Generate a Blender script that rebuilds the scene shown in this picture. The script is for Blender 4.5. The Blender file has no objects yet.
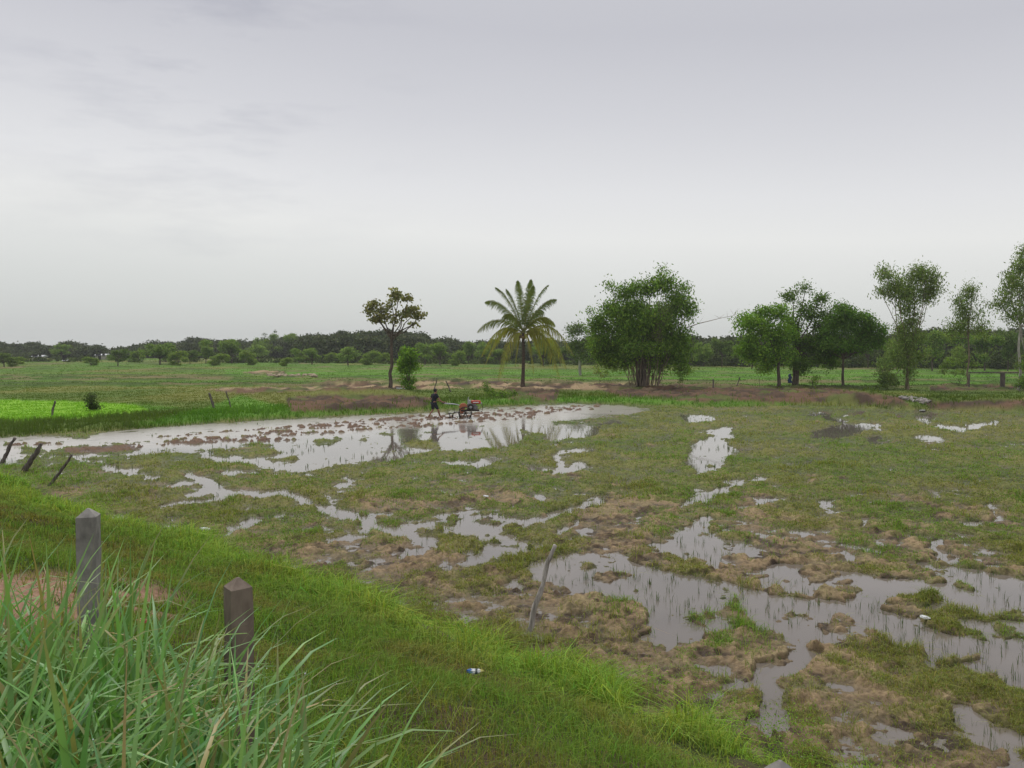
import bpy, bmesh, math, random
import numpy as np
from mathutils import Vector, Matrix

random.seed(7)
rng = np.random.default_rng(11)
S = bpy.context.scene
COL = S.collection

# ------------------------------------------------------------ camera
CAMZ = 4.5; FOC = 800.0; HOR = 346.0
PITCH = math.atan((384 - HOR) / FOC)
cam_d = bpy.data.cameras.new('camera'); cam = bpy.data.objects.new('camera', cam_d); COL.objects.link(cam)
cam.location = (0, 0, CAMZ); cam.rotation_euler = (math.pi / 2 - PITCH, 0, 0)
cam_d.sensor_width = 36.0; cam_d.lens = FOC / 1024 * 36.0
cam_d.clip_start = 0.1; cam_d.clip_end = 6000
S.camera = cam

# ------------------------------------------------------------ sky and sun
SUN_EL = math.radians(58); SUN_AZ = math.radians(-25)      # azimuth from +Y towards +X
w = bpy.data.worlds.new('World'); S.world = w; w.use_nodes = True
nt = w.node_tree; nt.nodes.clear(); N = nt.nodes.new; L = nt.links.new
out = N('ShaderNodeOutputWorld')
sky = N('ShaderNodeTexSky'); sky.sky_type = 'NISHITA'; sky.sun_disc = False
sky.sun_elevation = SUN_EL; sky.sun_rotation = SUN_AZ
b1 = N('ShaderNodeBackground'); b1.inputs[1].default_value = 0.06; L(sky.outputs[0], b1.inputs[0])
tc = N('ShaderNodeTexCoord'); sep = N('ShaderNodeSeparateXYZ'); L(tc.outputs['Generated'], sep.inputs[0])
def math_node(op, a=None, b=None, c=None, clamp=False):
    m = N('ShaderNodeMath'); m.operation = op; m.use_clamp = clamp
    for i, v in enumerate((a, b, c)):
        if v is None: continue
        if isinstance(v, (int, float)): m.inputs[i].default_value = v
        else: L(v, m.inputs[i])
    return m.outputs[0]
# layered overcast: tone by elevation
mapn = N('ShaderNodeMapping'); mapn.inputs['Scale'].default_value = (1.0, 1.0, 3.2); L(tc.outputs['Generated'], mapn.inputs[0])
nz = N('ShaderNodeTexNoise'); nz.inputs['Scale'].default_value = 1.6; nz.inputs['Detail'].default_value = 4; L(mapn.outputs[0], nz.inputs[0])
warp = math_node('MULTIPLY_ADD', nz.outputs[0], 0.04, -0.02)
el = math_node('ADD', sep.outputs[2], warp)
# left-right tilt of the bright band
el2 = math_node('MULTIPLY_ADD', sep.outputs[0], 0.045, el)
ramp = N('ShaderNodeValToRGB'); L(el2, ramp.inputs[0]); r = ramp.color_ramp
def s2l(c): return tuple((v / 255 / 12.92 if v / 255 < .04045 else ((v / 255 + .055) / 1.055) ** 2.4) for v in c)
stops = [(0.0, (196, 199, 198)), (0.06, (208, 210, 208)), (0.14, (225, 225, 223)), (0.19, (220, 220, 221)), (0.27, (205, 205, 209)),
         (0.36, (191, 191, 197)), (0.50, (196, 196, 200)), (0.75, (215, 215, 222)), (1.0, (222, 222, 228))]
while len(r.elements) < len(stops): r.elements.new(0.5)
for e, (p, c) in zip(r.elements, stops):
    e.position = p; e.color = (*s2l(c), 1)
# darker ragged wisps, upper left
map2 = N('ShaderNodeMapping'); map2.inputs['Scale'].default_value = (2.0, 2.0, 9.0); map2.inputs['Rotation'].default_value = (0, math.radians(28), 0)
L(tc.outputs['Generated'], map2.inputs[0])
nz2 = N('ShaderNodeTexNoise'); nz2.inputs['Scale'].default_value = 2.6; nz2.inputs['Detail'].default_value = 8; nz2.inputs['Roughness'].default_value = 0.6
L(map2.outputs[0], nz2.inputs[0])
wm = N('ShaderNodeMapRange'); wm.inputs[1].default_value = 0.52; wm.inputs[2].default_value = 0.78; L(nz2.outputs[0], wm.inputs[0])
sp = N('ShaderNodeVectorMath'); sp.operation = 'DISTANCE'; L(tc.outputs['Generated'], sp.inputs[0]); sp.inputs[1].default_value = (-0.34, 0.88, 0.33)
sm = N('ShaderNodeMapRange'); sm.inputs[1].default_value = 0.30; sm.inputs[2].default_value = 0.04; L(sp.outputs['Value'], sm.inputs[0])
wisp = math_node('MULTIPLY', wm.outputs[0], sm.outputs[0])
wisp = math_node('MULTIPLY', wisp, 0.45)
mx = N('ShaderNodeMix'); mx.data_type = 'RGBA'; L(wisp, mx.inputs[0]); L(ramp.outputs[0], mx.inputs[6]); mx.inputs[7].default_value = (*s2l((140, 142, 158)), 1)
b2 = N('ShaderNodeBackground'); b2.inputs[1].default_value = 1.0; L(mx.outputs[2], b2.inputs[0])
ms = N('ShaderNodeMixShader'); ms.inputs[0].default_value = 0.92; L(b1.outputs[0], ms.inputs[1]); L(b2.outputs[0], ms.inputs[2]); L(ms.outputs[0], out.inputs[0])

sd = bpy.data.lights.new('sun', 'SUN'); sd.energy = 1.5; sd.angle = math.radians(14); sd.color = (1.0, 0.97, 0.92)
so = bpy.data.objects.new('sun', sd); COL.objects.link(so)
sv = Vector((math.sin(SUN_AZ) * math.cos(SUN_EL), math.cos(SUN_AZ) * math.cos(SUN_EL), math.sin(SUN_EL)))
so.rotation_euler = sv.to_track_quat('Z', 'Y').to_euler(); so.location = (0, 0, 60)

S.view_settings.view_transform = 'Standard'; S.view_settings.look = 'None'
S.view_settings.exposure = 0.18; S.view_settings.gamma = 1.0; S.view_settings.use_curve_mapping = False
S.render.engine = 'CYCLES'
S.cycles.max_bounces = 6; S.cycles.volume_bounces = 0; S.cycles.transparent_max_bounces = 8

# ------------------------------------------------------------ helpers: projection
ct, st = math.cos(PITCH), math.sin(PITCH)
def ray(px, py):
    u = (px - 512) / FOC; v = -(py - 384) / FOC
    return np.array([u, ct + v * st, -st + v * ct])
def at_depth(px, py, D):
    d = ray(px, py); t = D / d[1]
    return np.array([0, 0, CAMZ]) + d * t
def project(x, y, z):
    dz = z - CAMZ
    f = y * ct - dz * st; f = np.maximum(f, 0.3)
    u = y * st + dz * ct
    return 512 + FOC * x / f, 384 - FOC * u / f
def on_plane(px, py, z=0.0):
    d = ray(px, py); t = (z - CAMZ) / d[2]
    return np.array([0, 0, CAMZ]) + d * t

# ------------------------------------------------------------ helpers: noise
def _h(ix, iy, seed):
    h = (ix.astype(np.int64) * 374761393 + iy.astype(np.int64) * 668265263 + seed * 982451653) & 0xffffffff
    h = ((h ^ (h >> 13)) * 1274126177) & 0xffffffff
    h = (h ^ (h >> 16)) & 0xffffffff
    return h.astype(np.float64) / 4294967295.0
def vn(x, y, seed=0):
    ix = np.floor(x); iy = np.floor(y); fx = x - ix; fy = y - iy
    fx = fx * fx * (3 - 2 * fx); fy = fy * fy * (3 - 2 * fy)
    a = _h(ix, iy, seed); b = _h(ix + 1, iy, seed); c = _h(ix, iy + 1, seed); d = _h(ix + 1, iy + 1, seed)
    return (a + (b - a) * fx) * (1 - fy) + (c + (d - c) * fx) * fy
def fbm(x, y, seed=0, oct=4, gain=0.5):
    t = 0; a = 1; n = 0
    for i in range(oct):
        c, s = math.cos(.7 * i + .3), math.sin(.7 * i + .3)
        t = t + a * vn((x * c - y * s) * 2 ** i + 17.3 * i, (x * s + y * c) * 2 ** i - 9.1 * i, seed + i * 31); n += a; a *= gain
    return t / n
def sstep(a, b, x):
    t = np.clip((x - a) / (b - a), 0, 1); return t * t * (3 - 2 * t)

# ------------------------------------------------------------ masks traced from the layout of the field
MW, MH = 1224, 440; MX0, MY0 = -100, 350      # mask raster covers px -100..1124, py 350..790
gx, gy = np.meshgrid(np.arange(MW) + MX0 + .5, np.arange(MH) + MY0 + .5)
def fill(pts):
    ins = np.zeros(gx.shape, bool); n = len(pts)
    for i in range(n):
        x1, y1 = pts[i]; x2, y2 = pts[(i + 1) % n]
        if y1 == y2: continue
        c = ((y1 > gy) != (y2 > gy)) & (gx < (x2 - x1) * (gy - y1) / (y2 - y1) + x1)
        ins ^= c
    return ins
def line(pts, wv):      # stroke of vertical half width wv (horizontal 2.5x)
    m = np.zeros(gx.shape, bool)
    for (x1, y1), (x2, y2) in zip(pts[:-1], pts[1:]):
        dx, dy = (x2 - x1) / 2.2, y2 - y1; L2 = dx * dx + dy * dy + 1e-6
        t = np.clip(((gx - x1) / 2.2 * dx + (gy - y1) * dy) / L2, 0, 1)
        m |= ((gx - x1) / 2.2 - t * dx) ** 2 + ((gy - y1) - t * dy) ** 2 < wv * wv
    return m
def blur(a, r):
    a = a.astype(np.float64)
    k = np.exp(-np.arange(-2 * r, 2 * r + 1) ** 2 / (2 * (r * .8) ** 2)); k /= k.sum()
    p = np.pad(a, ((2 * r, 2 * r), (2 * r, 2 * r)), 'edge')
    t = sum(k[i] * p[i:i + a.shape[0], :] for i in range(len(k)))
    return sum(k[i] * t[:, i:i + a.shape[1]] for i in range(len(k)))
def look(M, px, py):
    x = np.abs(px - MX0 - .5); x = np.where(x > MW - 1, 2 * (MW - 1) - x, x); x = np.clip(np.mod(np.abs(x), MW - 1), 0, MW - 1.001)
    y = np.clip(py - MY0 - .5, 0, MH - 1.001)
    ix = x.astype(int); iy = y.astype(int); fx = x - ix; fy = y - iy
    return (M[iy, ix] * (1 - fx) + M[iy, ix + 1] * fx) * (1 - fy) + (M[iy + 1, ix] * (1 - fx) + M[iy + 1, ix + 1] * fx) * fy

pond = [(-60, 446), (-20, 440), (8, 438), (50, 437), (84, 440), (100, 433), (160, 427), (200, 425), (256, 421), (320, 419), (400, 414), (440, 413), (512, 407), (570, 404), (620, 406),
        (655, 410), (640, 413), (590, 418), (548, 423), (600, 427), (601, 436), (560, 441), (549, 441), (545, 433), (524, 430), (522, 443), (505, 447), (470, 449), (430, 450), (412, 455),
        (395, 462), (362, 462), (330, 466), (304, 472), (262, 468), (235, 460), (232, 450), (215, 449), (190, 453), (130, 454), (75, 459), (30, 456), (-20, 470)]
poolA = [(530, 572), (545, 556), (572, 552), (625, 555), (655, 568), (680, 582), (715, 592), (732, 600), (705, 618), (708, 635), (690, 645), (655, 648), (630, 640), (650, 615), (640, 603),
         (615, 597), (590, 590), (560, 585)]
poolB = [(665, 575), (700, 574), (735, 580), (765, 590), (772, 565), (790, 562), (830, 570), (862, 572), (905, 582), (935, 582), (945, 568), (985, 570), (1024, 578), (1130, 590), (1130, 720),
         (1024, 694), (985, 672), (955, 668), (925, 655), (905, 645), (890, 640), (850, 622), (835, 622), (843, 640), (810, 648), (808, 665), (797, 690), (790, 715), (778, 735), (757, 730),
         (755, 700), (748, 670), (770, 662), (792, 660), (785, 640), (760, 618), (735, 600), (705, 590)]
poolC = [(655, 552), (680, 535), (695, 528), (702, 515), (712, 512), (716, 530), (725, 542), (750, 542), (758, 548), (740, 552), (700, 556), (715, 568), (700, 570), (690, 557)]
water = np.zeros(gx.shape, bool)
for p in (pond, poolA, poolB, poolC,
          [(925, 715), (945, 708), (970, 712), (1000, 725), (1060, 740), (1060, 775), (1010, 760), (960, 735)],
          [(926, 542), (938, 540), (950, 552), (957, 562), (945, 574), (928, 567), (940, 556)], [(942, 534), (964, 535), (958, 542)],
          [(700, 441), (715, 436), (738, 450), (730, 462), (708, 470), (690, 478), (687, 465), (690, 448)], [(705, 430), (733, 427), (734, 438), (715, 437)],
          [(676, 415), (700, 415), (722, 419), (690, 424)], [(810, 432), (835, 426), (850, 424), (882, 424), (845, 438), (815, 439)], [(866, 440), (880, 434), (884, 440), (866, 449)],
          [(913, 411), (928, 408), (939, 417), (932, 423), (918, 421)], [(155, 528), (180, 528), (195, 532), (176, 546), (158, 542)], [(468, 562), (475, 550), (500, 546), (535, 547), (505, 560), (485, 568)]):
    water |= fill(p)
for p, wd in (([(205, 454), (225, 460), (250, 462), (262, 468)], 2.4), ([(110, 468), (125, 473), (145, 470)], 2.2), ([(78, 460), (95, 464)], 1.6), ([(154, 477), (165, 478)], 2),
              ([(172, 487), (200, 480), (215, 484), (195, 491), (178, 496), (200, 494), (225, 490), (240, 494), (258, 493)], 2.4), ([(198, 476), (204, 484)], 3), ([(135, 492), (155, 497)], 2.2),
              ([(165, 510), (185, 503), (205, 502), (235, 497)], 1.8), ([(230, 473), (256, 473)], 1.8), ([(256, 493), (280, 495), (300, 501), (318, 509), (345, 515), (365, 520)], 3.6),
              ([(350, 519), (388, 513)], 2), ([(365, 519), (370, 528), (365, 537), (330, 542)], 3.6), ([(370, 527), (400, 531), (440, 521)], 3.2), ([(400, 537), (440, 543)], 4), ([(325, 528), (318, 527)], 2),
              ([(395, 552), (410, 551)], 3), ([(445, 531), (475, 530), (490, 532), (505, 542), (520, 547)], 5), ([(490, 529), (540, 517), (575, 510), (606, 499)], 3),
              ([(500, 585), (520, 580)], 3), ([(512, 520), (470, 514), (440, 518)], 1.5), ([(560, 527), (575, 523), (560, 533)], 1.2),
              ([(96, 513), (112, 516), (132, 523), (152, 533), (168, 538)], 3), ([(225, 532), (260, 521), (288, 518)], 1.5), ([(340, 487), (352, 480)], 3), ([(560, 453), (592, 449)], 1.6),
              ([(558, 455), (562, 468)], 2.2), ([(528, 467), (552, 471)], 1.8), ([(552, 474), (572, 470), (585, 464)], 2.2), ([(560, 490), (582, 487)], 1.6), ([(538, 496), (542, 497)], 2.4),
              ([(452, 463), (470, 462)], 2), ([(478, 465), (492, 460)], 3), ([(455, 524), (512, 505)], 1.2), ([(685, 504), (710, 497), (726, 491)], 2.6), ([(728, 486), (722, 490)], 2.6), ([(738, 484), (744, 484)], 2),
              ([(742, 509), (756, 505), (768, 500)], 1.8), ([(808, 415), (830, 413)], 1.5), ([(826, 418), (842, 421)], 1.8), ([(845, 416), (862, 413)], 1.6), ([(860, 430), (880, 429)], 1.6),
              ([(820, 508), (845, 502)], 2.4), ([(940, 426), (962, 430), (994, 422)], 2.2), ([(918, 437), (940, 440)], 2.4), ([(928, 492), (945, 498)], 2), ([(975, 526), (1000, 506)], 2.2),
              ([(866, 520), (872, 526)], 2), ([(770, 502), (784, 500)], 1.6), ([(600, 424), (620, 422)], 1.8), ([(530, 426), (548, 428)], 2.2), ([(890, 412), (903, 418)], 1.2), ([(836, 552), (850, 558)], 2)):
    water |= line(p, wd)
for p in ([(225, 450), (256, 443), (278, 448), (276, 455), (262, 457), (246, 458)], [(262, 458), (292, 457), (290, 463), (264, 462)],
          [(802, 572), (815, 567), (828, 572), (825, 583), (808, 585)], [(765, 585), (785, 585), (800, 592), (812, 600), (835, 602), (830, 608), (790, 600), (768, 593)],
          [(835, 582), (860, 580), (862, 595), (850, 608), (832, 605)], [(885, 605), (905, 592), (918, 595), (935, 608), (960, 607), (985, 612), (1010, 612), (1012, 622), (980, 625), (950, 622), (935, 625), (905, 618), (888, 612)],
          [(940, 622), (965, 625), (990, 633), (988, 641), (960, 638), (942, 630)], [(912, 580), (930, 576), (948, 583), (935, 588), (915, 586)], [(955, 583), (970, 590), (968, 594), (952, 588)],
          [(1000, 630), (1040, 622), (1050, 645), (1020, 647), (1003, 640)], [(948, 658), (980, 658), (982, 665), (955, 666)], [(580, 591), (612, 590), (615, 600), (585, 604)], [(607, 573), (624, 577), (616, 584), (606, 581)],
          [(318, 439), (340, 438), (338, 445), (320, 445)], [(346, 440), (362, 439), (360, 443)], [(374, 434), (390, 433), (388, 437)], [(400, 447), (418, 440), (440, 442), (436, 449)], [(345, 566), (370, 560), (372, 570)],
          [(700, 572), (716, 577), (724, 583), (705, 582)], [(18, 447), (30, 449), (62, 450), (75, 446), (107, 447), (112, 444), (140, 445), (142, 450), (120, 454), (60, 456), (25, 454)]):
    water &= ~fill(p)
ridge = np.zeros(gx.shape, bool)
for p, wd in (([(70, 450), (110, 449), (140, 446)], 2.2), ([(168, 443), (190, 440), (222, 438)], 1.6), ([(232, 438), (256, 436)], 1.2), ([(262, 433), (300, 431)], 1.1), ([(318, 428), (330, 427)], 1.3), ([(346, 427), (362, 426)], 1.0),
              ([(380, 420), (420, 420), (470, 417), (520, 413), (575, 410)], 1.0), ([(470, 422), (540, 416)], .8), ([(424, 417), (470, 414), (500, 411)], .9), ([(440, 424), (480, 421)], .8), ([(250, 441), (300, 440)], 1.0), ([(375, 424), (420, 423)], .8), ([(140, 446), (230, 441), (330, 432), (430, 425)], .9), ([(150, 438), (250, 430), (350, 422), (420, 416)], .7), ([(300, 427), (380, 424)], .8), ([(480, 419), (590, 409)], .8), ([(500, 410), (600, 406)], .7), ([(10, 444), (60, 444)], .9)):
    ridge |= line(p, wd)
Mwater = blur(water, 1); Mridge = blur(ridge, 1)
def stuff_mask(polys, r): 
    m = np.zeros(gx.shape, bool)
    for p in polys: m |= fill(p)
    return blur(m, r)
Mbrown = stuff_mask([[(286, 397), (330, 395), (400, 395), (432, 398), (425, 407), (290, 411)],
                     [(200, 389), (320, 386), (330, 381), (480, 381), (560, 383), (640, 383), (640, 389), (560, 390), (480, 388), (330, 390), (240, 393)],
                     [(505, 388), (560, 390), (555, 401), (510, 400)], [(590, 386), (650, 384), (760, 388), (830, 388), (900, 397), (912, 408), (830, 402), (700, 401), (620, 396)],
                     [(925, 401), (1124, 399), (1124, 413), (930, 410)], [(930, 386), (1124, 384), (1124, 390), (930, 390)], [(240, 373), (262, 369), (285, 371), (285, 375)]], 1)
Mbright = stuff_mask([[(-100, 398), (60, 401), (130, 404), (185, 408), (125, 415), (60, 420), (-100, 424)], [(225, 369), (1124, 371), (1124, 385), (640, 382), (560, 380), (225, 376)],
                      [(240, 395), (300, 412), (420, 411), (480, 400), (560, 398), (640, 398), (700, 402), (780, 400), (800, 408), (700, 410), (600, 403), (420, 413), (200, 424), (130, 427), (200, 410)]], 1)
Mrice = stuff_mask([[(-100, 399), (60, 401), (135, 405), (150, 411), (110, 416), (50, 420), (-100, 424)]], 1)
Mbare = stuff_mask([[(60, 475), (200, 470), (260, 500), (180, 500), (120, 515), (70, 490)], [(380, 480), (640, 470), (700, 500), (560, 545), (420, 510)], [(220, 540), (470, 545), (640, 600), (760, 640), (770, 700), (600, 660), (430, 600), (300, 570)],
                    [(740, 650), (850, 630), (930, 680), (1124, 740), (1124, 790), (700, 790), (780, 740), (800, 680)], [(600, 540), (860, 540), (860, 600), (640, 570)]], 6)

# far edge of the flooded field: pixel row by column
EX = [-400, 0, 100, 200, 300, 400, 500, 570, 620, 700, 800, 860, 900, 940, 1024, 1400]
EY = [450, 437, 432, 424, 418, 413, 406, 403, 405, 408, 406, 407, 410, 411, 413, 420]
BH = [.25, .25, .25, .3, .35, .4, .4, .35, .35, .5, .5, .6, .55, .5, .55, .5]
def edge_depth(px): return (CAMZ * FOC) / (np.interp(px, EX, EY) - HOR)
FIELD_BUNDS = [84, 92, 101, 110, 121, 134, 150, 168, 190, 215, 245, 285, 330]
PB, PE = np.array([0.68, 0.73]), 8.2      # embankment: normal direction and toe distance
def height(x, y):
    """terrain height, vectorised"""
    x = np.asarray(x, float); y = np.asarray(y, float)
    wxn = x + (fbm(x * .9, y * .9, 5, 3) - .5) * 0.9; wyn = y + (fbm(x * .9, y * .9, 9, 3) - .5) * 1.1
    wxn = wxn + (fbm(x * 3.6, y * 3.6, 6, 3) - .5) * .42; wyn = wyn + (fbm(x * 3.6, y * 3.6, 8, 3) - .5) * .5
    px, py = project(wxn, np.maximum(wyn, 1), 0.0)
    s = x * PB[0] + y * PB[1] + (fbm(x * .35, y * .35, 21, 4, .6) - .5) * 1.2 + .03 * np.clip(x, 0, 9) + .085 * np.clip(-x - 3, 0, 9)
    m = look(Mwater, px, py)
    px0, _ = project(x, np.maximum(y, 1), 0.0)
    clod = fbm(x * 1.7, y * 1.7, 33, 5, .6) - .5
    fine = (fbm(x * 6, y * 6, 41, 4, .6) - .5) * 1.6
    lump = np.maximum(fbm(x * 3.3, y * 3.3, 57, 3) - .55, 0)
    cl2 = np.abs(fbm(x * 2.1 + 5, y * 2.1, 35, 4, .6) - .5)
    land = 0.035 + clod * .24 + fine * .07 + lump * .30 + (.10 - cl2 * .7) * .35
    wet = -0.12 + sstep(30, 20, y) * .02 + clod * .40 + fine * .12 + lump * .2
    z = land * (1 - m) + wet * m
    rg = look(Mridge, px, py)
    z = np.sign(z) * np.minimum(np.abs(z), .05) * .75 + np.sign(z) * np.maximum(np.abs(z) - .05, 0) * .85
    zr = np.clip(-.055 + (fbm(x * 3.6, y * 2.4, 77, 4, .65) - .47) * 1.0, -.08, .11)
    z = np.where(z < 0, z * (1 - np.clip(rg * 1.6, 0, 1)) + zr * np.clip(rg * 1.6, 0, 1), z)
    # beyond the flooded field: bund, raised ground, rice fields
    t = y - edge_depth(px0) + (fbm(x * .5, y * .2, 61, 3) - .5) * 1.4
    bh = np.interp(px0, EX, BH)
    g = np.interp(y, [40, 90, 130, 400], [.28, .22, .12, 0.0])
    k = sstep(-.6, 1.6, t); back = sstep(4, 9, t)
    by = bh * k * (1 - back) + g * back
    by = by + (fbm(x * .8, y * .8, 71, 5, .6) - .5) * .30 * k
    for i, D0 in enumerate(FIELD_BUNDS):
        dd = np.abs(y - D0 - (fbm(x * .03, x * 0 + i, 90 + i, 2) - .5) * (4 + D0 * .07) - x * .04 * math.sin(i * 2.1))
        by = by + np.exp(-(dd / .8) ** 2) * .26 * sstep(3, 8, t)
    pxa, pya = project(x, np.maximum(y, 1), .35)
    br = look(Mbrown, pxa, pya)
    by = by + br * k * (np.maximum(fbm(x * .7, y * .7, 83, 4, .6) - .36, 0) * .95)
    md = np.exp(-((x + 12.5) / 5.5) ** 2 - ((y - 68) / 2.2) ** 2)
    by = by + md * .75
    kk = sstep(-.6, .4, t)
    z = z * (1 - kk) + (by + .0) * kk
    # embankment
    e = np.interp(s, [-60, 0, 1.0, 2.0, 4, 6, 7.6, PE + .2], [2.95, 2.9, 2.75, 2.42, 1.7, .9, .3, 0])
    ek = sstep(PE + .5, PE - .8, s)
    ez = e + (fbm(x * 1.3, y * 1.3, 15, 4) - .5) * .16 + .06
    z = z * (1 - ek) + ez * ek
    return z
def H(x, y): return float(height(np.array([x]), np.array([y]))[0])
def ground(px, py):
    """first hit of the line of sight with the ground"""
    d = ray(px, py); D = np.geomspace(1.5, 900, 4000)
    X = d[0] / d[1] * D; Z = CAMZ + d[2] / d[1] * D; hz = height(X, D)
    i = int(np.argmax(Z < hz)) if (Z < hz).any() else len(D) - 1
    return Vector((X[i], D[i], hz[i]))

# ------------------------------------------------------------ helpers: meshes and materials
def fast_mesh(name, V, F, mat, color=None, parent=None, smooth=False, extra=None):
    """V (n,3); F list of int arrays (k, m) of one polygon size each"""
    me = bpy.data.meshes.new(name)
    V = np.asarray(V, np.float32); me.vertices.add(len(V)); me.vertices.foreach_set('co', V.ravel())
    if not isinstance(F, (list, tuple)): F = [F]
    loops = np.concatenate([f.ravel() for f in F]).astype(np.int32)
    tot = np.concatenate([np.full(len(f), f.shape[1]) for f in F]).astype(np.int32)
    start = np.concatenate([[0], np.cumsum(tot)[:-1]]).astype(np.int32)
    me.loops.add(len(loops)); me.loops.foreach_set('vertex_index', loops)
    me.polygons.add(len(tot)); me.polygons.foreach_set('loop_start', start)
    if smooth: me.polygons.foreach_set('use_smooth', np.ones(len(tot), bool))
    me.update(calc_edges=True)
    if color is not None:
        a = me.color_attributes.new('col', 'FLOAT_COLOR', 'POINT')
        c = np.ones((len(V), 4), np.float32); c[:, :color.shape[1]] = color; a.data.foreach_set('color', c.ravel())
    me.materials.append(mat)
    o = bpy.data.objects.new(name, me); COL.objects.link(o)
    if parent: o.parent = parent
    return o
def bm_obj(name, bm, mat, parent=None, smooth=False, loc=None):
    me = bpy.data.meshes.new(name); bm.normal_update(); bm.to_mesh(me); bm.free()
    if smooth:
        for p in me.polygons: p.use_smooth = True
    for m in (mat if isinstance(mat, list) else [mat]): me.materials.append(m)
    o = bpy.data.objects.new(name, me); COL.objects.link(o)
    if parent: o.parent = parent
    if loc is not None: o.location = loc
    return o
def tag(o, label=None, cat=None, group=None, kind=None):
    if label: o['label'] = label
    if cat: o['category'] = cat
    if group: o['group'] = group
    if kind: o['kind'] = kind
    return o
def thing(name, label, cat, loc, group=None, rz=0):
    o = bpy.data.objects.new(name, None); COL.objects.link(o); o.location = loc; o.rotation_euler = (0, 0, rz); o.empty_display_size = .2
    return tag(o, label, cat, group)

def new_mat(name):
    m = bpy.data.materials.new(name); m.use_nodes = True; t = m.node_tree
    return m, t, t.nodes['Principled BSDF']
def noisy_mat(name, c1, c2, scale=8, rough=.85, bump=.3, dist=.02, stretch=(1, 1, 1), metal=0, spec=.3, detail=6):
    m, t, p = new_mat(name)
    tcn = t.nodes.new('ShaderNodeTexCoord'); mp = t.nodes.new('ShaderNodeMapping'); mp.inputs['Scale'].default_value = stretch
    n = t.nodes.new('ShaderNodeTexNoise'); n.inputs['Scale'].default_value = scale; n.inputs['Detail'].default_value = detail; n.inputs['Roughness'].default_value = .6
    cr = t.nodes.new('ShaderNodeValToRGB'); cr.color_ramp.elements[0].position = .32; cr.color_ramp.elements[1].position = .68
    cr.color_ramp.elements[0].color = (*c1, 1); cr.color_ramp.elements[1].color = (*c2, 1)
    t.links.new(tcn.outputs['Object'], mp.inputs[0]); t.links.new(mp.outputs[0], n.inputs[0]); t.links.new(n.outputs[0], cr.inputs[0]); t.links.new(cr.outputs[0], p.inputs['Base Color'])
    b = t.nodes.new('ShaderNodeBump'); b.inputs['Strength'].default_value = bump; b.inputs['Distance'].default_value = dist
    t.links.new(n.outputs[0], b.inputs['Height']); t.links.new(b.outputs[0], p.inputs['Normal'])
    p.inputs['Roughness'].default_value = rough; p.inputs['Metallic'].default_value = metal; p.inputs['Specular IOR Level'].default_value = spec
    return m
def leaf_mat(name, rough=.6, trans=.38, spec=.12):
    m, t, p = new_mat(name)
    a = t.nodes.new('ShaderNodeAttribute'); a.attribute_name = 'col'
    t.links.new(a.outputs['Color'], p.inputs['Base Color']); p.inputs['Roughness'].default_value = rough; p.inputs['Specular IOR Level'].default_value = spec
    tr = t.nodes.new('ShaderNodeBsdfTranslucent'); g = t.nodes.new('ShaderNodeVectorMath'); g.operation = 'MULTIPLY'; g.inputs[1].default_value = (1.15, 1.25, .6)
    t.links.new(a.outputs['Color'], g.inputs[0]); t.links.new(g.outputs[0], tr.inputs[0])
    mxs = t.nodes.new('ShaderNodeMixShader'); mxs.inputs[0].default_value = trans
    t.links.new(p.outputs[0], mxs.inputs[1]); t.links.new(tr.outputs[0], mxs.inputs[2]); t.links.new(mxs.outputs[0], t.nodes['Material Output'].inputs[0])
    return m
M_leaf = leaf_mat('leaf'); M_grass = leaf_mat('grass', .75, .35, .06); M_long = leaf_mat('long_grass', .45, .25, .35)
M_bark = noisy_mat('bark', (.05, .038, .028), (.15, .12, .09), 6, .9, .6, .03, (1, 1, .25))
M_bark_pale = noisy_mat('pale_bark', (.22, .2, .17), (.5, .47, .42), 4, .85, .3, .02, (1, 1, .3))
M_bark_tan = noisy_mat('tan_bark', (.12, .09, .06), (.3, .24, .17), 5, .85, .3, .02, (1, 1, .3))
M_wood = noisy_mat('weathered_wood', (.045, .035, .03), (.2, .17, .15), 14, .85, .7, .01, (1, 1, .12))
M_wood_grey = noisy_mat('grey_wood', (.16, .14, .125), (.55, .5, .46), 16, .85, .8, .01, (1, 1, .1))
M_conc = noisy_mat('concrete', (.15, .143, .128), (.34, .325, .29), 11, .92, .5, .006, (1, 1, .6), detail=9)
M_conc_brown = noisy_mat('stained_concrete', (.12, .09, .07), (.27, .215, .17), 10, .92, .5, .006, (1, 1, .5), detail=9)

# terrain material
M_ter, t, p = new_mat('terrain')
a = t.nodes.new('ShaderNodeAttribute'); a.attribute_name = 'col'
tcn = t.nodes.new('ShaderNodeTexCoord'); n = t.nodes.new('ShaderNodeTexNoise'); n.inputs['Scale'].default_value = 14; n.inputs['Detail'].default_value = 6; n.inputs['Roughness'].default_value = .65
t.links.new(tcn.outputs['Object'], n.inputs[0])
mr = t.nodes.new('ShaderNodeMapRange'); mr.inputs[1].default_value = .3; mr.inputs[2].default_value = .7; mr.inputs[3].default_value = .62; mr.inputs[4].default_value = 1.3; t.links.new(n.outputs[0], mr.inputs[0])
vm = t.nodes.new('ShaderNodeVectorMath'); vm.operation = 'SCALE'; t.links.new(a.outputs['Color'], vm.inputs[0]); t.links.new(mr.outputs[0], vm.inputs['Scale']); t.links.new(vm.outputs[0], p.inputs['Base Color'])
t.links.new(a.outputs['Alpha'], p.inputs['Roughness']); p.inputs['Specular IOR Level'].default_value = .12
b = t.nodes.new('ShaderNodeBump'); b.inputs['Strength'].default_value = .7; b.inputs['Distance'].default_value = .03; t.links.new(n.outputs[0], b.inputs['Height']); t.links.new(b.outputs[0], p.inputs['Normal'])

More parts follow.
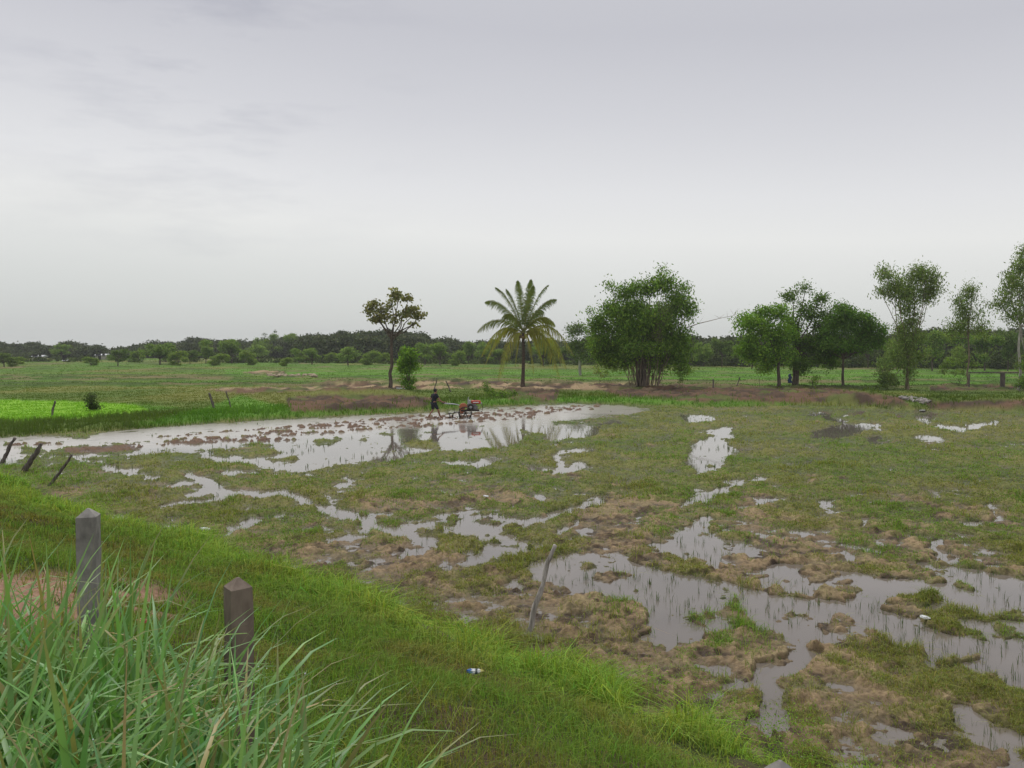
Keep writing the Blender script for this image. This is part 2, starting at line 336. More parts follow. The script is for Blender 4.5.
# ------------------------------------------------------------ the ground, one sheet
def vegetation(x, y, z):
    """cover fraction of grass 0..1 and field colour classes"""
    px, py = project(x, np.maximum(y, 1), z)
    s = x * PB[0] + y * PB[1]
    bare = look(Mbare, px, py)
    g = fbm(x * .55, y * .4, 101, 5, .6)
    far = sstep(14, 34, y)
    clod = fbm(x * 1.7, y * 1.7, 33, 5, .6) - .5
    cover = sstep(.44, .58, g * .6 + fbm(x * 2.6, y * 2.0, 103, 4, .65) * .4 + far * .15 - bare * .085 + clod * .12 + .045)
    cover = cover * (1 - np.clip(look(Mridge, px, py) * 3, 0, 1))
    return px, py, s, cover, bare, far
rows = np.concatenate([[-40, -25, -15, -8, -4, -2, -1, -.3, .3, .8], np.geomspace(1.2, 8.3, 300), FOC * CAMZ / (np.linspace(778, 351.5, 800) - HOR), [760, 900]])
cols = np.concatenate([np.linspace(-3200, -420, 60), np.linspace(-400, -25, 120), np.arange(-20, 1045, 1.15), np.linspace(1050, 1424, 120), np.linspace(1444, 4200, 60)])
RR, CC = np.meshgrid(rows, cols, indexing='ij')
X = (CC - 512) / FOC * np.sqrt(np.maximum(RR, 0) ** 2 + 9); Y = RR
Z = height(X.ravel(), Y.ravel()).reshape(X.shape)
x, y, z = X.ravel(), Y.ravel(), Z.ravel()
px, py, s, cover, bare, far = vegetation(x, y, z)
soil = np.array([.275, .20, .115]); soil_red = np.array([.215, .13, .08]); soil_dark = np.array([.075, .052, .036]); straw = np.array([.27, .235, .12])
gr_olive = np.array([.18, .195, .048]); gr_bright = np.array([.13, .29, .03]); gr_mid = np.array([.11, .165, .03]); gr_dark = np.array([.05, .075, .018])
def mix(a, b, k): return a * (1 - k[:, None]) + b * k[:, None]
n1 = fbm(x * 1.1, y * 1.1, 201, 4); n2 = fbm(x * 5, y * 5, 211, 3); n3 = fbm(x * .22, y * .22, 221, 4)
C = mix(np.tile(soil, (len(x), 1)), soil_dark, np.clip(sstep(.46, .62, n1 * .4 + n2 * .6) * .9 + sstep(.08, .2, z) * .4, 0, .95))  # dark brown clods; the patches also paint shade of clod sides and crevices
C = mix(C, soil * 1.35, sstep(.55, .7, fbm(x * 3.1, y * 3.1, 207, 4, .6)) * .6)
C = mix(C, straw, sstep(.5, .7, fbm(x * 2.3, y * 2.3, 231, 3)) * .35)
C = mix(C, mix(np.tile(gr_olive, (len(x), 1)), gr_mid, sstep(.35, .65, n3)), cover * (.5 + .25 * far))
rgm = np.clip(look(Mridge, px, py) * 3, 0, 1); C = mix(C, np.array([.17, .105, .07]), rgm * .9)
wetd = sstep(.09, .0, z); C = C * (1 - .45 * wetd[:, None] * (s > PE)[:, None])
# beyond the flooded field
t_ = y - edge_depth(px); bey = sstep(-.3, .8, t_)
Fg = mix(np.tile(gr_mid, (len(x), 1)), gr_olive, sstep(.4, .65, fbm(x * .12, y * .09, 241, 4)))
strip = np.searchsorted(FIELD_BUNDS, y + x * .02); cell = np.floor(x / (18 + 9 * (strip % 3)) + strip * .37)
hv = _h(cell, strip, 7)
Fg = mix(Fg, gr_bright * .75, (hv > .45) * .6 * (y > 84)); Fg = mix(Fg, straw * .8, (hv < .12) * .35 * (y > 84))
brt = look(Mbright, px, py); brn = look(Mbrown, px, py)
Fg = mix(Fg, gr_bright * (0.85 + .5 * (fbm(x * .3, y * .15, 251, 3)[:, None] - .5)), np.clip(brt, 0, 1) * .85)
Fg = mix(Fg, np.array([.22, .43, .03]), np.clip(look(Mrice, px, py) * 1.2, 0, 1))
for i, D0 in enumerate(FIELD_BUNDS):
    dd = np.abs(y - D0 - (fbm(x * .03, x * 0 + i, 90 + i, 2) - .5) * (4 + D0 * .07) - x * .04 * math.sin(i * 2.1))
    Fg = mix(Fg, mix(np.tile(gr_dark, (len(x), 1)), soil * .7, sstep(.5, .65, fbm(x * .2, y * .2, 260 + i, 3))), np.exp(-(dd / 1.3) ** 2) * .9)
bs = mix(np.tile(soil_red * .72, (len(x), 1)), soil_dark, sstep(.38, .6, fbm(x * .9, y * .6, 271, 4))); bs = mix(bs, soil * 1.3, sstep(.48, .6, fbm(x * .5, y * .35, 281, 4)) * sstep(72, 78, y) * (px < 660))
bs = mix(bs, gr_mid, sstep(.56, .68, fbm(x * .35, y * .3, 291, 4)) * .6)
Fg = mix(Fg, bs, np.clip(brn * 1.5, 0, 1) * (y < 135))
C = mix(C, Fg, bey)
# embankment
ek = sstep(PE + .3, PE - .5, s)
se = mix(np.tile(soil_dark * 1.2, (len(x), 1)), gr_dark * 1.1, sstep(.35, .55, n1))
bp = sstep(1.0, .6, np.hypot((px - 50) / 170, (py - 606) / 42)) * sstep(.42, .52, fbm(x * 1.9, y * 1.9, 301, 4) + .03)
se = mix(se, np.array([.30, .18, .12]), bp)
C = mix(C, se, ek)
C = mix(C, np.array([.22, .17, .13]), sstep(-1.2, -1.8, s))
rough = np.clip(.92 - .55 * wetd * (s > PE - .5) * (1 - bey), .3, .95)
nr, nc = X.shape
idx = np.arange(nr * nc).reshape(nr, nc)
F = np.stack([idx[:-1, :-1], idx[:-1, 1:], idx[1:, 1:], idx[1:, :-1]], -1).reshape(-1, 4)
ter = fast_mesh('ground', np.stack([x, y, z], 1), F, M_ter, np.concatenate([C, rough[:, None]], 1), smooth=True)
tag(ter, kind='structure')

# ------------------------------------------------------------ standing water
M_wat, t, p = new_mat('muddy_water')
p.inputs['Base Color'].default_value = (.17, .145, .118, 1); p.inputs['Roughness'].default_value = .03; p.inputs['IOR'].default_value = 1.5
tcn = t.nodes.new('ShaderNodeTexCoord'); n = t.nodes.new('ShaderNodeTexNoise'); n.inputs['Scale'].default_value = 1.3; n.inputs['Detail'].default_value = 4
t.links.new(tcn.outputs['Object'], n.inputs[0])
b = t.nodes.new('ShaderNodeBump'); b.inputs['Strength'].default_value = .05; b.inputs['Distance'].default_value = .02; t.links.new(n.outputs[0], b.inputs['Height']); t.links.new(b.outputs[0], p.inputs['Normal'])
n_ = t.nodes.new('ShaderNodeTexNoise'); n_.inputs['Scale'].default_value = .5; t.links.new(tcn.outputs['Object'], n_.inputs[0])
mxw = t.nodes.new('ShaderNodeMix'); mxw.data_type = 'RGBA'; t.links.new(n_.outputs[0], mxw.inputs[0]); mxw.inputs[6].default_value = (.12, .105, .088, 1); mxw.inputs[7].default_value = (.2, .17, .14, 1); t.links.new(mxw.outputs[2], p.inputs['Base Color'])
# the strip the tractor has churned carries pale silt and is slightly ruffled
Mchurn = stuff_mask([[(-100, 430), (50, 430), (150, 423), (256, 416), (350, 411), (440, 407), (512, 403), (570, 399), (640, 400), (670, 406), (640, 417), (570, 421), (512, 423), (440, 427), (350, 434), (256, 440), (150, 448), (50, 456), (-100, 470)]], 5)
wr = np.concatenate([[3, 6, 9, 14, 20, 25], np.linspace(30, 68, 230)]); wc = np.linspace(-75, 75, 500); WX, WY = np.meshgrid(wc, wr); WX = WX.ravel(); WY = WY.ravel()
wpx, wpy = project(WX + (fbm(WX * .8, WY * .5, 501, 3) - .5) * 3, WY + (fbm(WX * .6, WY * .6, 503, 3) - .5) * 5, 0)
ch = look(Mchurn, wpx, wpy) * (wpy > 380) * (wpy < 480) * sstep(.2, .5, fbm(WX * 1.2, WY * .8, 507, 4) + .15)
wi = np.arange(len(WX)).reshape(len(wr), len(wc)); WF = np.stack([wi[:-1, :-1], wi[:-1, 1:], wi[1:, 1:], wi[1:, :-1]], -1).reshape(-1, 4)
wt = fast_mesh('water', np.stack([WX, WY, WX * 0], 1), WF, M_wat, np.stack([ch, ch, ch], 1)); tag(wt, kind='structure')
wa = t.nodes.new('ShaderNodeAttribute'); wa.attribute_name = 'col'
mx2 = t.nodes.new('ShaderNodeMix'); mx2.data_type = 'RGBA'; t.links.new(wa.outputs['Fac'], mx2.inputs[0]); t.links.new(mxw.outputs[2], mx2.inputs[6]); mx2.inputs[7].default_value = (.44, .405, .36, 1); t.links.new(mx2.outputs[2], p.inputs['Base Color'])
mrr = t.nodes.new('ShaderNodeMapRange'); mrr.inputs[3].default_value = .03; mrr.inputs[4].default_value = .22; t.links.new(wa.outputs['Fac'], mrr.inputs[0]); t.links.new(mrr.outputs[0], p.inputs['Roughness'])
mrb = t.nodes.new('ShaderNodeMapRange'); mrb.inputs[3].default_value = .05; mrb.inputs[4].default_value = .4; t.links.new(wa.outputs['Fac'], mrb.inputs[0]); t.links.new(mrb.outputs[0], b.inputs['Strength'])

# ------------------------------------------------------------ grass
def blades(name, P, h, wd, col, lean=.35, mat=None, bend=.5, parent=None, fan=None):
    n = len(P); a = rng.uniform(0, 2 * np.pi, n) if fan is None else fan
    d = np.stack([np.cos(a), np.sin(a), 0 * a], 1); b_ = a + np.pi / 2 + rng.normal(0, .5, n)
    sd_ = np.stack([np.cos(b_), np.sin(b_), 0 * a], 1) * (wd / 2)[:, None]
    ln = np.abs(rng.normal(0, lean, n))
    mid = P + d * (h * ln * .35)[:, None] + np.array([0, 0, 1]) * (h * .55)[:, None]
    tip = P + d * (h * ln * (1 + bend))[:, None] + np.array([0, 0, 1]) * (h * (1 - .35 * np.clip(ln, 0, 1.5)))[:, None]
    V = np.stack([P - sd_, P + sd_, mid + sd_ * .8, mid - sd_ * .8, tip], 1).reshape(-1, 3)
    i = np.arange(n)[:, None] * 5
    C_ = np.repeat(col, 5, 0)
    return fast_mesh(name, V, [i + np.array([[0, 1, 2, 3]]), i + np.array([[3, 2, 4]])], mat or M_grass, C_, parent)
def screen_pts(n, x0, x1, y0, y1):
    """points spread over the ground, thinner with distance"""
    qx = rng.uniform(x0, x1, n); qy = rng.uniform(y0, y1, n)
    D = FOC * CAMZ / (qy - HOR); return (qx - 512) / FOC * D, D
def jitcol(c, n, v=.25, hue=.12):
    k = rng.uniform(1 - v, 1 + v, (n, 1)); hcol = 1 + rng.normal(0, hue, (n, 3)) * np.array([1, .35, .5])
    return np.clip(c * k * hcol, .005, .8)
# paddy tufts
tx, ty = screen_pts(270000, -150, 1174, 403, 790)
tz = height(tx, ty); _, _, ts, cov, _, fr = vegetation(tx, ty, tz)
k = (rng.uniform(0, 1, len(tx)) < (cov * .92 + .08 * (ts > 0) * (look(Mridge, *project(tx, ty, tz)) < .15)) * (.4 + .6 * sstep(.42, .58, fbm(tx * 2.2, ty * 2.2, 311, 3)))) & (tz > .01) & (ts > PE + .1) & (ty < edge_depth(project(tx, ty, 0)[0]) + .3)
tx, ty, tz = tx[k], ty[k], tz[k]
per = 5
bx = np.repeat(tx, per); by_ = np.repeat(ty, per); sc = np.repeat(.03 + ty * .0022, per)
bx = bx + rng.normal(0, 1, len(bx)) * sc; by_ = by_ + rng.normal(0, 1, len(bx)) * sc * 1.6
bz = np.maximum(height(bx, by_), -.02) - .01
tone = fbm(bx * .4, by_ * .3, 321, 4)
cA = mix(np.tile(gr_olive * 1.4, (len(bx), 1)), np.array([.19, .30, .05]), sstep(.42, .62, tone))
cA = mix(cA, straw * .95, (rng.uniform(0, 1, len(bx)) < .14) * 1.0)
hh = rng.uniform(.04, .12, len(bx)) * (.7 + 1.0 * np.repeat(sstep(.55, .75, fbm(tx * .9, ty * .9, 331, 3)), per))
o = blades('field_grass', np.stack([bx, by_, bz], 1), hh, np.maximum(.006, by_ * .00075), jitcol(cA, len(bx), .38), .9); tag(o, 'short grass and weeds sprouting on the churned mud', 'grass', kind='stuff')
# rice shoots and reeds standing in the water
tx, ty = screen_pts(26000, -150, 1174, 410, 760); tz = height(tx, ty)
ts = tx * PB[0] + ty * PB[1]
dens = sstep(.46, .62, fbm(tx * .55, ty * .4, 341, 4)); 
k = (tz < 0) & (ts > PE) & (rng.uniform(0, 1, len(tx)) < dens * (.28 + .5 * sstep(20, 34, ty))) & ((ty < 36) | (rng.uniform(0, 1, len(tx)) < .12))
tx, ty = tx[k], ty[k]; per = 3; bx = np.repeat(tx, per) + rng.normal(0, .02, len(tx) * per); by_ = np.repeat(ty, per) + rng.normal(0, .03, len(tx) * per)
o = blades('rice_shoots', np.stack([bx, by_, 0 * bx - .02], 1), rng.uniform(.08, .22, len(bx)), np.maximum(.004, by_ * .0006), jitcol(np.tile([.09, .13, .045], (len(bx), 1)), len(bx)), .22); tag(o, 'thin green shoots standing in the shallow water', 'rice shoots', kind='stuff')
# bund and far field grass
tx, ty = screen_pts(90000, -200, 1224, 352, 440); tz = height(tx, ty); pxx, pyy = project(tx, ty, tz)
tt = ty - edge_depth(project(tx, ty, 0)[0]); brn = look(Mbrown, pxx, pyy); brt = look(Mbright, pxx, pyy)
k = (tt > -.2) & (rng.uniform(0, 1, len(tx)) < 1 - .93 * np.clip(brn * 1.5, 0, 1) * (ty < 135)) & (ty < 300)
tx, ty, tz, brt, tt = tx[k], ty[k], tz[k], brt[k], tt[k]; per = 4
bx = np.repeat(tx, per); by_ = np.repeat(ty, per); br2 = np.repeat(brt, per); t2 = np.repeat(tt, per); sc = .05 + by_ * .002
bx = bx + rng.normal(0, 1, len(bx)) * sc; by_ = by_ + rng.normal(0, 1, len(bx)) * sc * 2
bz = height(bx, by_)
strip = np.searchsorted(FIELD_BUNDS, by_ + bx * .02); cell = np.floor(bx / (18 + 9 * (strip % 3)) + strip * .37); hv = _h(cell, strip, 7)
cA = mix(np.tile(gr_mid * 1.1, (len(bx), 1)), gr_olive * 1.2, sstep(.4, .65, fbm(bx * .12, by_ * .09, 241, 4)))
cA = mix(cA, gr_bright * .8, np.clip((hv > .45) * .6 * (by_ > 84), 0, 1)); cA = mix(cA, gr_bright, np.clip(br2, 0, 1) * .85)
cA = mix(cA, np.array([.22, .43, .03]), np.clip(look(Mrice, *project(bx, by_, bz)) * 1.2, 0, 1))
for i, D0 in enumerate(FIELD_BUNDS):
    dd = np.abs(by_ - D0 - (fbm(bx * .03, bx * 0 + i, 90 + i, 2) - .5) * (4 + D0 * .07) - bx * .04 * math.sin(i * 2.1)); cA = mix(cA, gr_dark * 1.3, np.exp(-(dd / 1.3) ** 2) * .85)
cA = cA * (.75 + .5 * _h(np.floor(bx / (26 + 11 * (strip % 3)) + strip * .61), strip, 19))[:, None]
hh = np.where(t2 < 6, rng.uniform(.10, .42, len(bx)) * (.5 + fbm(bx * .6, by_ * .5, 351, 3)), rng.uniform(.05, .13, len(bx)))
o = blades('bund_grass', np.stack([bx, by_, bz - .01], 1), hh, np.maximum(.01, by_ * .0008), jitcol(cA, len(bx), .15, .06), .5); tag(o, 'green grass over the bunds and rice fields', 'grass', kind='stuff')
# embankment turf, drawn in plan
def slope_pts(n):
    D = rng.uniform(0, 1, n) ** .75 * 28 + 1.6; q = rng.uniform(-90, 1114, n); return (q - 512) / FOC * (D + .5), D
tx, ty = slope_pts(520000); s_ = tx * PB[0] + ty * PB[1]; sw = s_ + (fbm(tx * .35, ty * .35, 21, 4, .6) - .5) * 1.2 + .03 * np.clip(tx, 0, 9) + .085 * np.clip(-tx - 3, 0, 9)
k = (s_ > .6) & (sw < PE + .2); tx, ty, sw = tx[k], ty[k], sw[k]; tz = height(tx, ty); pxx, pyy = project(tx, ty, tz)
bare_ = sstep(1.0, .6, np.hypot((pxx - 50) / 170, (pyy - 606) / 42)) * sstep(.42, .52, fbm(tx * 1.9, ty * 1.9, 301, 4) + .03)
k = (rng.uniform(0, 1, len(tx)) > bare_ * .93) & (pyy > 440) & (pyy < 800); tx, ty, tz, sw, pxx, pyy = tx[k], ty[k], tz[k], sw[k], pxx[k], pyy[k]
band = np.exp(-((sw - (PE - .55)) / 1.15) ** 2)
lush = np.clip(band * sstep(.30, .5, fbm(tx * .8, ty * .8, 361, 3) + .12), 0, 1)
tone = fbm(tx * .9, ty * .9, 371, 4)
cA = mix(np.tile(np.array([.21, .22, .052]), (len(tx), 1)), np.array([.165, .265, .04]), sstep(.4, .6, tone))
cA = mix(cA, np.array([.17, .12, .06]), (rng.uniform(0, 1, len(tx)) < .10) * .8 * (1 - lush)); cA = mix(cA, np.array([.31, .45, .07]), lush * (.55 + .45 * fbm(tx * 2.2, ty * 2.2, 377, 2)))
hh = rng.uniform(.05, .15, len(tx)) * (.6 + .9 * tone) * (1 - lush) + lush * rng.uniform(.06, .36, len(tx)) * sstep(.25, .7, fbm(tx * 1.7, ty * 1.7, 379, 3)) * 1.5
o = blades('bank_grass', np.stack([tx, ty, tz - .01], 1), hh, np.maximum(.006, ty * .0011) * (1 + .2 * lush), jitcol(cA, len(tx), .48, .14), .8); tag(o, 'short wet turf covering the roadside bank', 'grass', kind='stuff')
print('blades', len(tx))

# tall grass clumps near the camera
def arcs(name, P, length, wd, az, up, droop, col, mat, seg=7, parent=None):
    n = len(P); d = np.stack([np.cos(az), np.sin(az), 0 * az], 1); sdv = np.stack([-np.sin(az), np.cos(az), 0 * az], 1)
    tw = rng.normal(0, .6, n); sdv = sdv * np.cos(tw)[:, None] + np.array([0, 0, 1]) * 0 + d * np.sin(tw)[:, None]
    pts = [P]; ang = up.copy(); cur = P.copy()
    for i in range(seg):
        stp = (length / seg)[:, None]
        cur = cur + (d * np.cos(ang)[:, None] + np.array([0, 0, 1]) * np.sin(ang)[:, None]) * stp
        ang = ang - droop * ((i + 1) / seg) ** 1.4; pts.append(cur)
    Vs = []
    for i, q in enumerate(pts):
        wk = (wd / 2 * (1 - (i / seg) ** 2.2) * (.6 + .4 * min(1, i / 2)) + .0004)[:, None]
        Vs += [q - sdv * wk, q + np.array([0, 0, -.15]) * wk, q + sdv * wk]
    V = np.stack(Vs, 1).reshape(-1, 3); i0 = np.arange(n)[:, None] * (3 * (seg + 1)); Fs = []
    for i in range(seg):
        for j in (0, 1): Fs.append(i0 + np.array([[3 * i + j, 3 * i + j + 1, 3 * i + j + 4, 3 * i + j + 3]]))
    CC_ = np.repeat(col[:, None, :], 3 * (seg + 1), 1); dry = (rng.uniform(0, 1, n) < .35)
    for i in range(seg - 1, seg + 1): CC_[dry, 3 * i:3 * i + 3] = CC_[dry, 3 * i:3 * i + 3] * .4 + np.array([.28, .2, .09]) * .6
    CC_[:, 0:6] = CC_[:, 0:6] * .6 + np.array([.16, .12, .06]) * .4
    return fast_mesh(name, V, np.concatenate(Fs), mat, CC_.reshape(-1, 3), parent, smooth=True), np.stack(pts, 1)
cl = []
for _ in range(4000):
    q = rng.uniform(-180, 470); D = rng.uniform(1.25, 3.0)
    xx = (q - 512) / FOC * D
    sN = xx * PB[0] + D * PB[1]
    top = np.interp(q, [-180, 0, 120, 210, 300, 340, 370, 400], [2.9, 2.9, 2.7, 2.4, 2.1, 1.75, 1.5, 0])
    if D < top and all((xx - a_[0]) ** 2 + (D - a_[1]) ** 2 > .075 ** 2 for a_ in cl) and sN > -.3 : cl.append((xx, D))
    if len(cl) > 240: break
PP = []; AZ = []; LN = []; TN = []
for (xx, D) in cl:
    nb = rng.integers(12, 20); h0 = H(xx, D)
    for _ in range(nb):
        PP.append((xx + rng.normal(0, .035), D + rng.normal(0, .035), h0 - .02)); AZ.append(rng.uniform(0, 2 * np.pi)); 
        q = 512 + FOC * xx / D
        LN.append(rng.uniform(.5, 1.1) * np.interp(q, [-100, 200, 330, 450], [1.02, 1.0, .88, .7])); TN.append(rng.uniform())
PP = np.array(PP); AZ = np.array(AZ); LN = np.array(LN); TN = np.array(TN); n_ = len(PP)
up = np.radians(rng.uniform(66, 89, n_)); dr = np.abs(rng.normal(.42, .28, n_))
cg = mix(np.tile(np.array([.17, .33, .12]), (n_, 1)), np.array([.21, .38, .09]), TN); cg = mix(cg, np.array([.34, .26, .11]), (rng.uniform(0, 1, n_) < .08) * .8)
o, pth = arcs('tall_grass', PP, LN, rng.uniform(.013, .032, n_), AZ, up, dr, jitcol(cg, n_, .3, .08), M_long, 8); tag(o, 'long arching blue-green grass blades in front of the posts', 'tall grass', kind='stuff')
# water drops on the blades
M_drop, t, p = new_mat('water_drop'); p.inputs['Base Color'].default_value = (.85, .88, .9, 1); p.inputs['Roughness'].default_value = .05; p.inputs['Transmission Weight'].default_value = .5; p.inputs['IOR'].default_value = 1.33
nd = 1500; bi = rng.integers(0, n_, nd); si = rng.integers(4, 8, nd); fr_ = rng.uniform(0, 1, nd)[:, None]
dp = pth[bi, si] * (1 - fr_) + pth[bi, si + 1] * fr_ + np.array([0, 0, .002]); rr = rng.uniform(.0012, .0026, nd)
octv = np.array([(1, 0, 0), (-1, 0, 0), (0, 1, 0), (0, -1, 0), (0, 0, 1), (0, 0, -1)], float); octf = np.array([(0, 2, 4), (2, 1, 4), (1, 3, 4), (3, 0, 4), (2, 0, 5), (1, 2, 5), (3, 1, 5), (0, 3, 5)])
o = fast_mesh('dew_drops', (dp[:, None, :] + octv[None] * rr[:, None, None]).reshape(-1, 3), (np.arange(nd)[:, None, None] * 6 + octf[None]).reshape(-1, 3), M_drop, smooth=True)
tag(o, 'rain drops clinging to the long grass blades', 'water drops', kind='stuff')
# lone longer stems on the bank
ls = [(246, 700, 260), (470, 768, 75), (400, 740, 60), (528, 790, 75), (440, 790, 120), (655, 768, 60), (355, 768, 120), (283, 768, 150), (500, 790, 60), (333, 790, 110)]
Pn = []; Ln = []
for qx, qy, hp in ls:
    for _ in range(3):
        D = rng.uniform(2.2, 2.9); g_ = at_depth(qx + rng.normal(0, 12), 400, D); Pn.append((g_[0], D, H(g_[0], D))); Ln.append(rng.uniform(.55, .95))
Pn = np.array(Pn); Ln = np.array(Ln)
o, _ = arcs('grass_stems', Pn, Ln, np.full(len(Pn), .007), rng.uniform(-.6, .9, len(Pn)), np.radians(rng.uniform(70, 89, len(Pn))), np.abs(rng.normal(.15, .15, len(Pn))), jitcol(np.tile([.17, .26, .07], (len(Pn), 1)), len(Pn)), M_long, 6)
tag(o, 'thin single grass stems rising from the bank', 'grass stems', kind='stuff')
# flowering weeds on the toe of the bank
D_ = []
tx, ty = slope_pts(60000); sw = tx * PB[0] + ty * PB[1]; k = (np.abs(sw - 8.2) < .75) & (sstep(.45, .6, fbm(tx * .7, ty * .7, 381, 3)) > rng.uniform(0, 1, len(tx))); tx, ty = tx[k][:3500], ty[k][:3500]; tz = height(tx, ty)
per = 9; Pq = np.repeat(np.stack([tx, ty, tz], 1), per, 0); hq = np.repeat(rng.uniform(.15, .42, len(tx)), per); f_ = rng.uniform(.25, 1, len(Pq))
Pq = Pq + np.stack([rng.normal(0, .035, len(Pq)), rng.normal(0, .035, len(Pq)), hq * f_], 1)
lf = rng.uniform(.012, .028, len(Pq)); 
def leaf_quads(Pc, size, col, mat, name, parent=None, aspect=.5, droop=0.0, rnd=1.0):
    n = len(Pc); a_ = rng.normal(0, 1, (n, 3)); a_[:, 2] = a_[:, 2] * rnd - droop * 1.5; a_ /= np.linalg.norm(a_, axis=1)[:, None]
    b_ = rng.normal(0, 1, (n, 3)); b_ -= (b_ * a_).sum(1)[:, None] * a_; b_ /= np.linalg.norm(b_, axis=1)[:, None]
    a_ = a_ * (size / 2)[:, None]; b_ = b_ * (size / 2 * aspect)[:, None]
    V = np.stack([Pc - a_, Pc + b_, Pc + a_, Pc - b_], 1).reshape(-1, 3)
    return fast_mesh(name, V, np.arange(n * 4).reshape(n, 4), mat, np.repeat(col, 4, 0), parent)
cW = np.tile([.22, .37, .05], (len(Pq), 1)); fl = (f_ > .93); cW[fl] = (.5, .48, .42)
o = leaf_quads(Pq, lf * np.where(fl, .7, 1.3), jitcol(cW, len(Pq), .2, .08), M_grass, 'flowering_weeds'); tag(o, 'bright leafy weeds with tiny pale flowers along the foot of the bank', 'weeds', kind='stuff')

# ------------------------------------------------------------ trees
def tube_np(path, radii, sides=7):
    path = np.asarray(path, float); radii = np.asarray(radii, float); n = len(path)
    T = np.gradient(path, axis=0); T /= np.linalg.norm(T, axis=1)[:, None] + 1e-9
    ref = np.array([.3, .9, .1]); A = np.cross(T, ref); A /= np.linalg.norm(A, axis=1)[:, None] + 1e-9; B = np.cross(T, A)
    th = np.linspace(0, 2 * np.pi, sides, endpoint=False)
    V = path[:, None] + (A[:, None] * np.cos(th)[None, :, None] + B[:, None] * np.sin(th)[None, :, None]) * radii[:, None, None]
    V = V.reshape(-1, 3); i = np.arange(n - 1)[:, None] * sides; j = np.arange(sides)[None]; j2 = (j + 1) % sides
    F = np.stack([i + j, i + j2, i + sides + j2, i + sides + j], -1).reshape(-1, 4)
    return V, F
class Tubes:
    def __init__(s): s.V = []; s.F = []; s.n = 0
    def add(s, path, r0, r1=None, sides=6):
        rad = np.linspace(r0, r0 if r1 is None else r1, len(path)) if np.isscalar(r0) else r0
        V, F = tube_np(path, rad, sides); s.V.append(V); s.F.append(F + s.n); s.n += len(V)
    def build(s, name, mat, parent=None): return fast_mesh(name, np.concatenate(s.V), np.concatenate(s.F), mat, None, parent, smooth=True)
def wiggle(a, b, n=7, amp=.05, sag=0):
    a = np.asarray(a, float); b = np.asarray(b, float); t_ = np.linspace(0, 1, n)[:, None]; L_ = np.linalg.norm(b - a)
    w_ = np.cumsum(rng.normal(0, 1, (n, 3)), 0); w_ -= w_[0] + (w_[-1] - w_[0]) * t_
    return a + (b - a) * t_ + w_ * amp * L_ / math.sqrt(n) + np.array([0, 0, 1]) * (sag * L_ * 4 * t_ * (1 - t_))
def foliage(blobs, K, per, crad, lsize, col, name, parent, aspect=.5, droop=0, shell=.45, mat=None, tubes=None, stem=None, var=.3, gap=0.0, col2=None):
    """blobs (x,y,z,rx,ry,rz); K clusters per m2 of blob outline"""
    P_ = []; Cc = []
    for (bx_, by2, bz_, rx, ry, rz) in blobs:
        k_ = max(3, int(K * rx * rz * 3.2 * DENS)); dv = rng.normal(0, 1, (k_, 3)); dv /= np.linalg.norm(dv, axis=1)[:, None]
        rad = rng.uniform(shell, 1.0, k_) ** .8
        c = np.array([bx_, by2, bz_]) + rng.normal(0, .06, 3) * rx + dv * rad[:, None] * np.array([rx, ry, rz])
        if gap > 0:
            keep = fbm(c[:, 0] * .95 + 50, c[:, 2] * 1.15 + c[:, 1] * .6, int(abs(bx_) * 100) % 97, 3) > gap + .035; c = c[keep]
        if tubes is not None:
            for q in c[::max(3, len(c) // 14)]: tubes.add(wiggle(np.array([bx_, by2, bz_ - rz * .5]) * 1.0, q, 4, .06), .035, .01, 3)
        m_ = rng.integers(int(per * .6), int(per * 1.4) + 1, len(c)); cc = np.repeat(c, m_, 0)
        off = rng.normal(0, 1, (len(cc), 3)) * crad * np.array([1, 1, .6 + droop * .6]); off[:, 2] -= droop * crad * .6
        P_.append(cc + off); tnt = np.repeat(rng.uniform(1 - var, 1 + var, len(c)), m_); mixk = np.repeat(rng.uniform(0, 1, len(c)) ** 1.5, m_)
        base_c = np.tile(np.array(col) * LEAFK, (len(cc), 1)); 
        if col2 is not None: base_c = mix(base_c, np.array(col2) * LEAFK, mixk)
        Cc.append(base_c * tnt[:, None])
    P_ = np.concatenate(P_); Cc = np.concatenate(Cc)
    return leaf_quads(P_, rng.uniform(.6, 1.3, len(P_)) * lsize, jitcol(Cc * np.array([1.18, 1.03, .85]), len(P_), .22, .08), mat or M_leaf, name, parent, aspect, droop)
SUB = 5
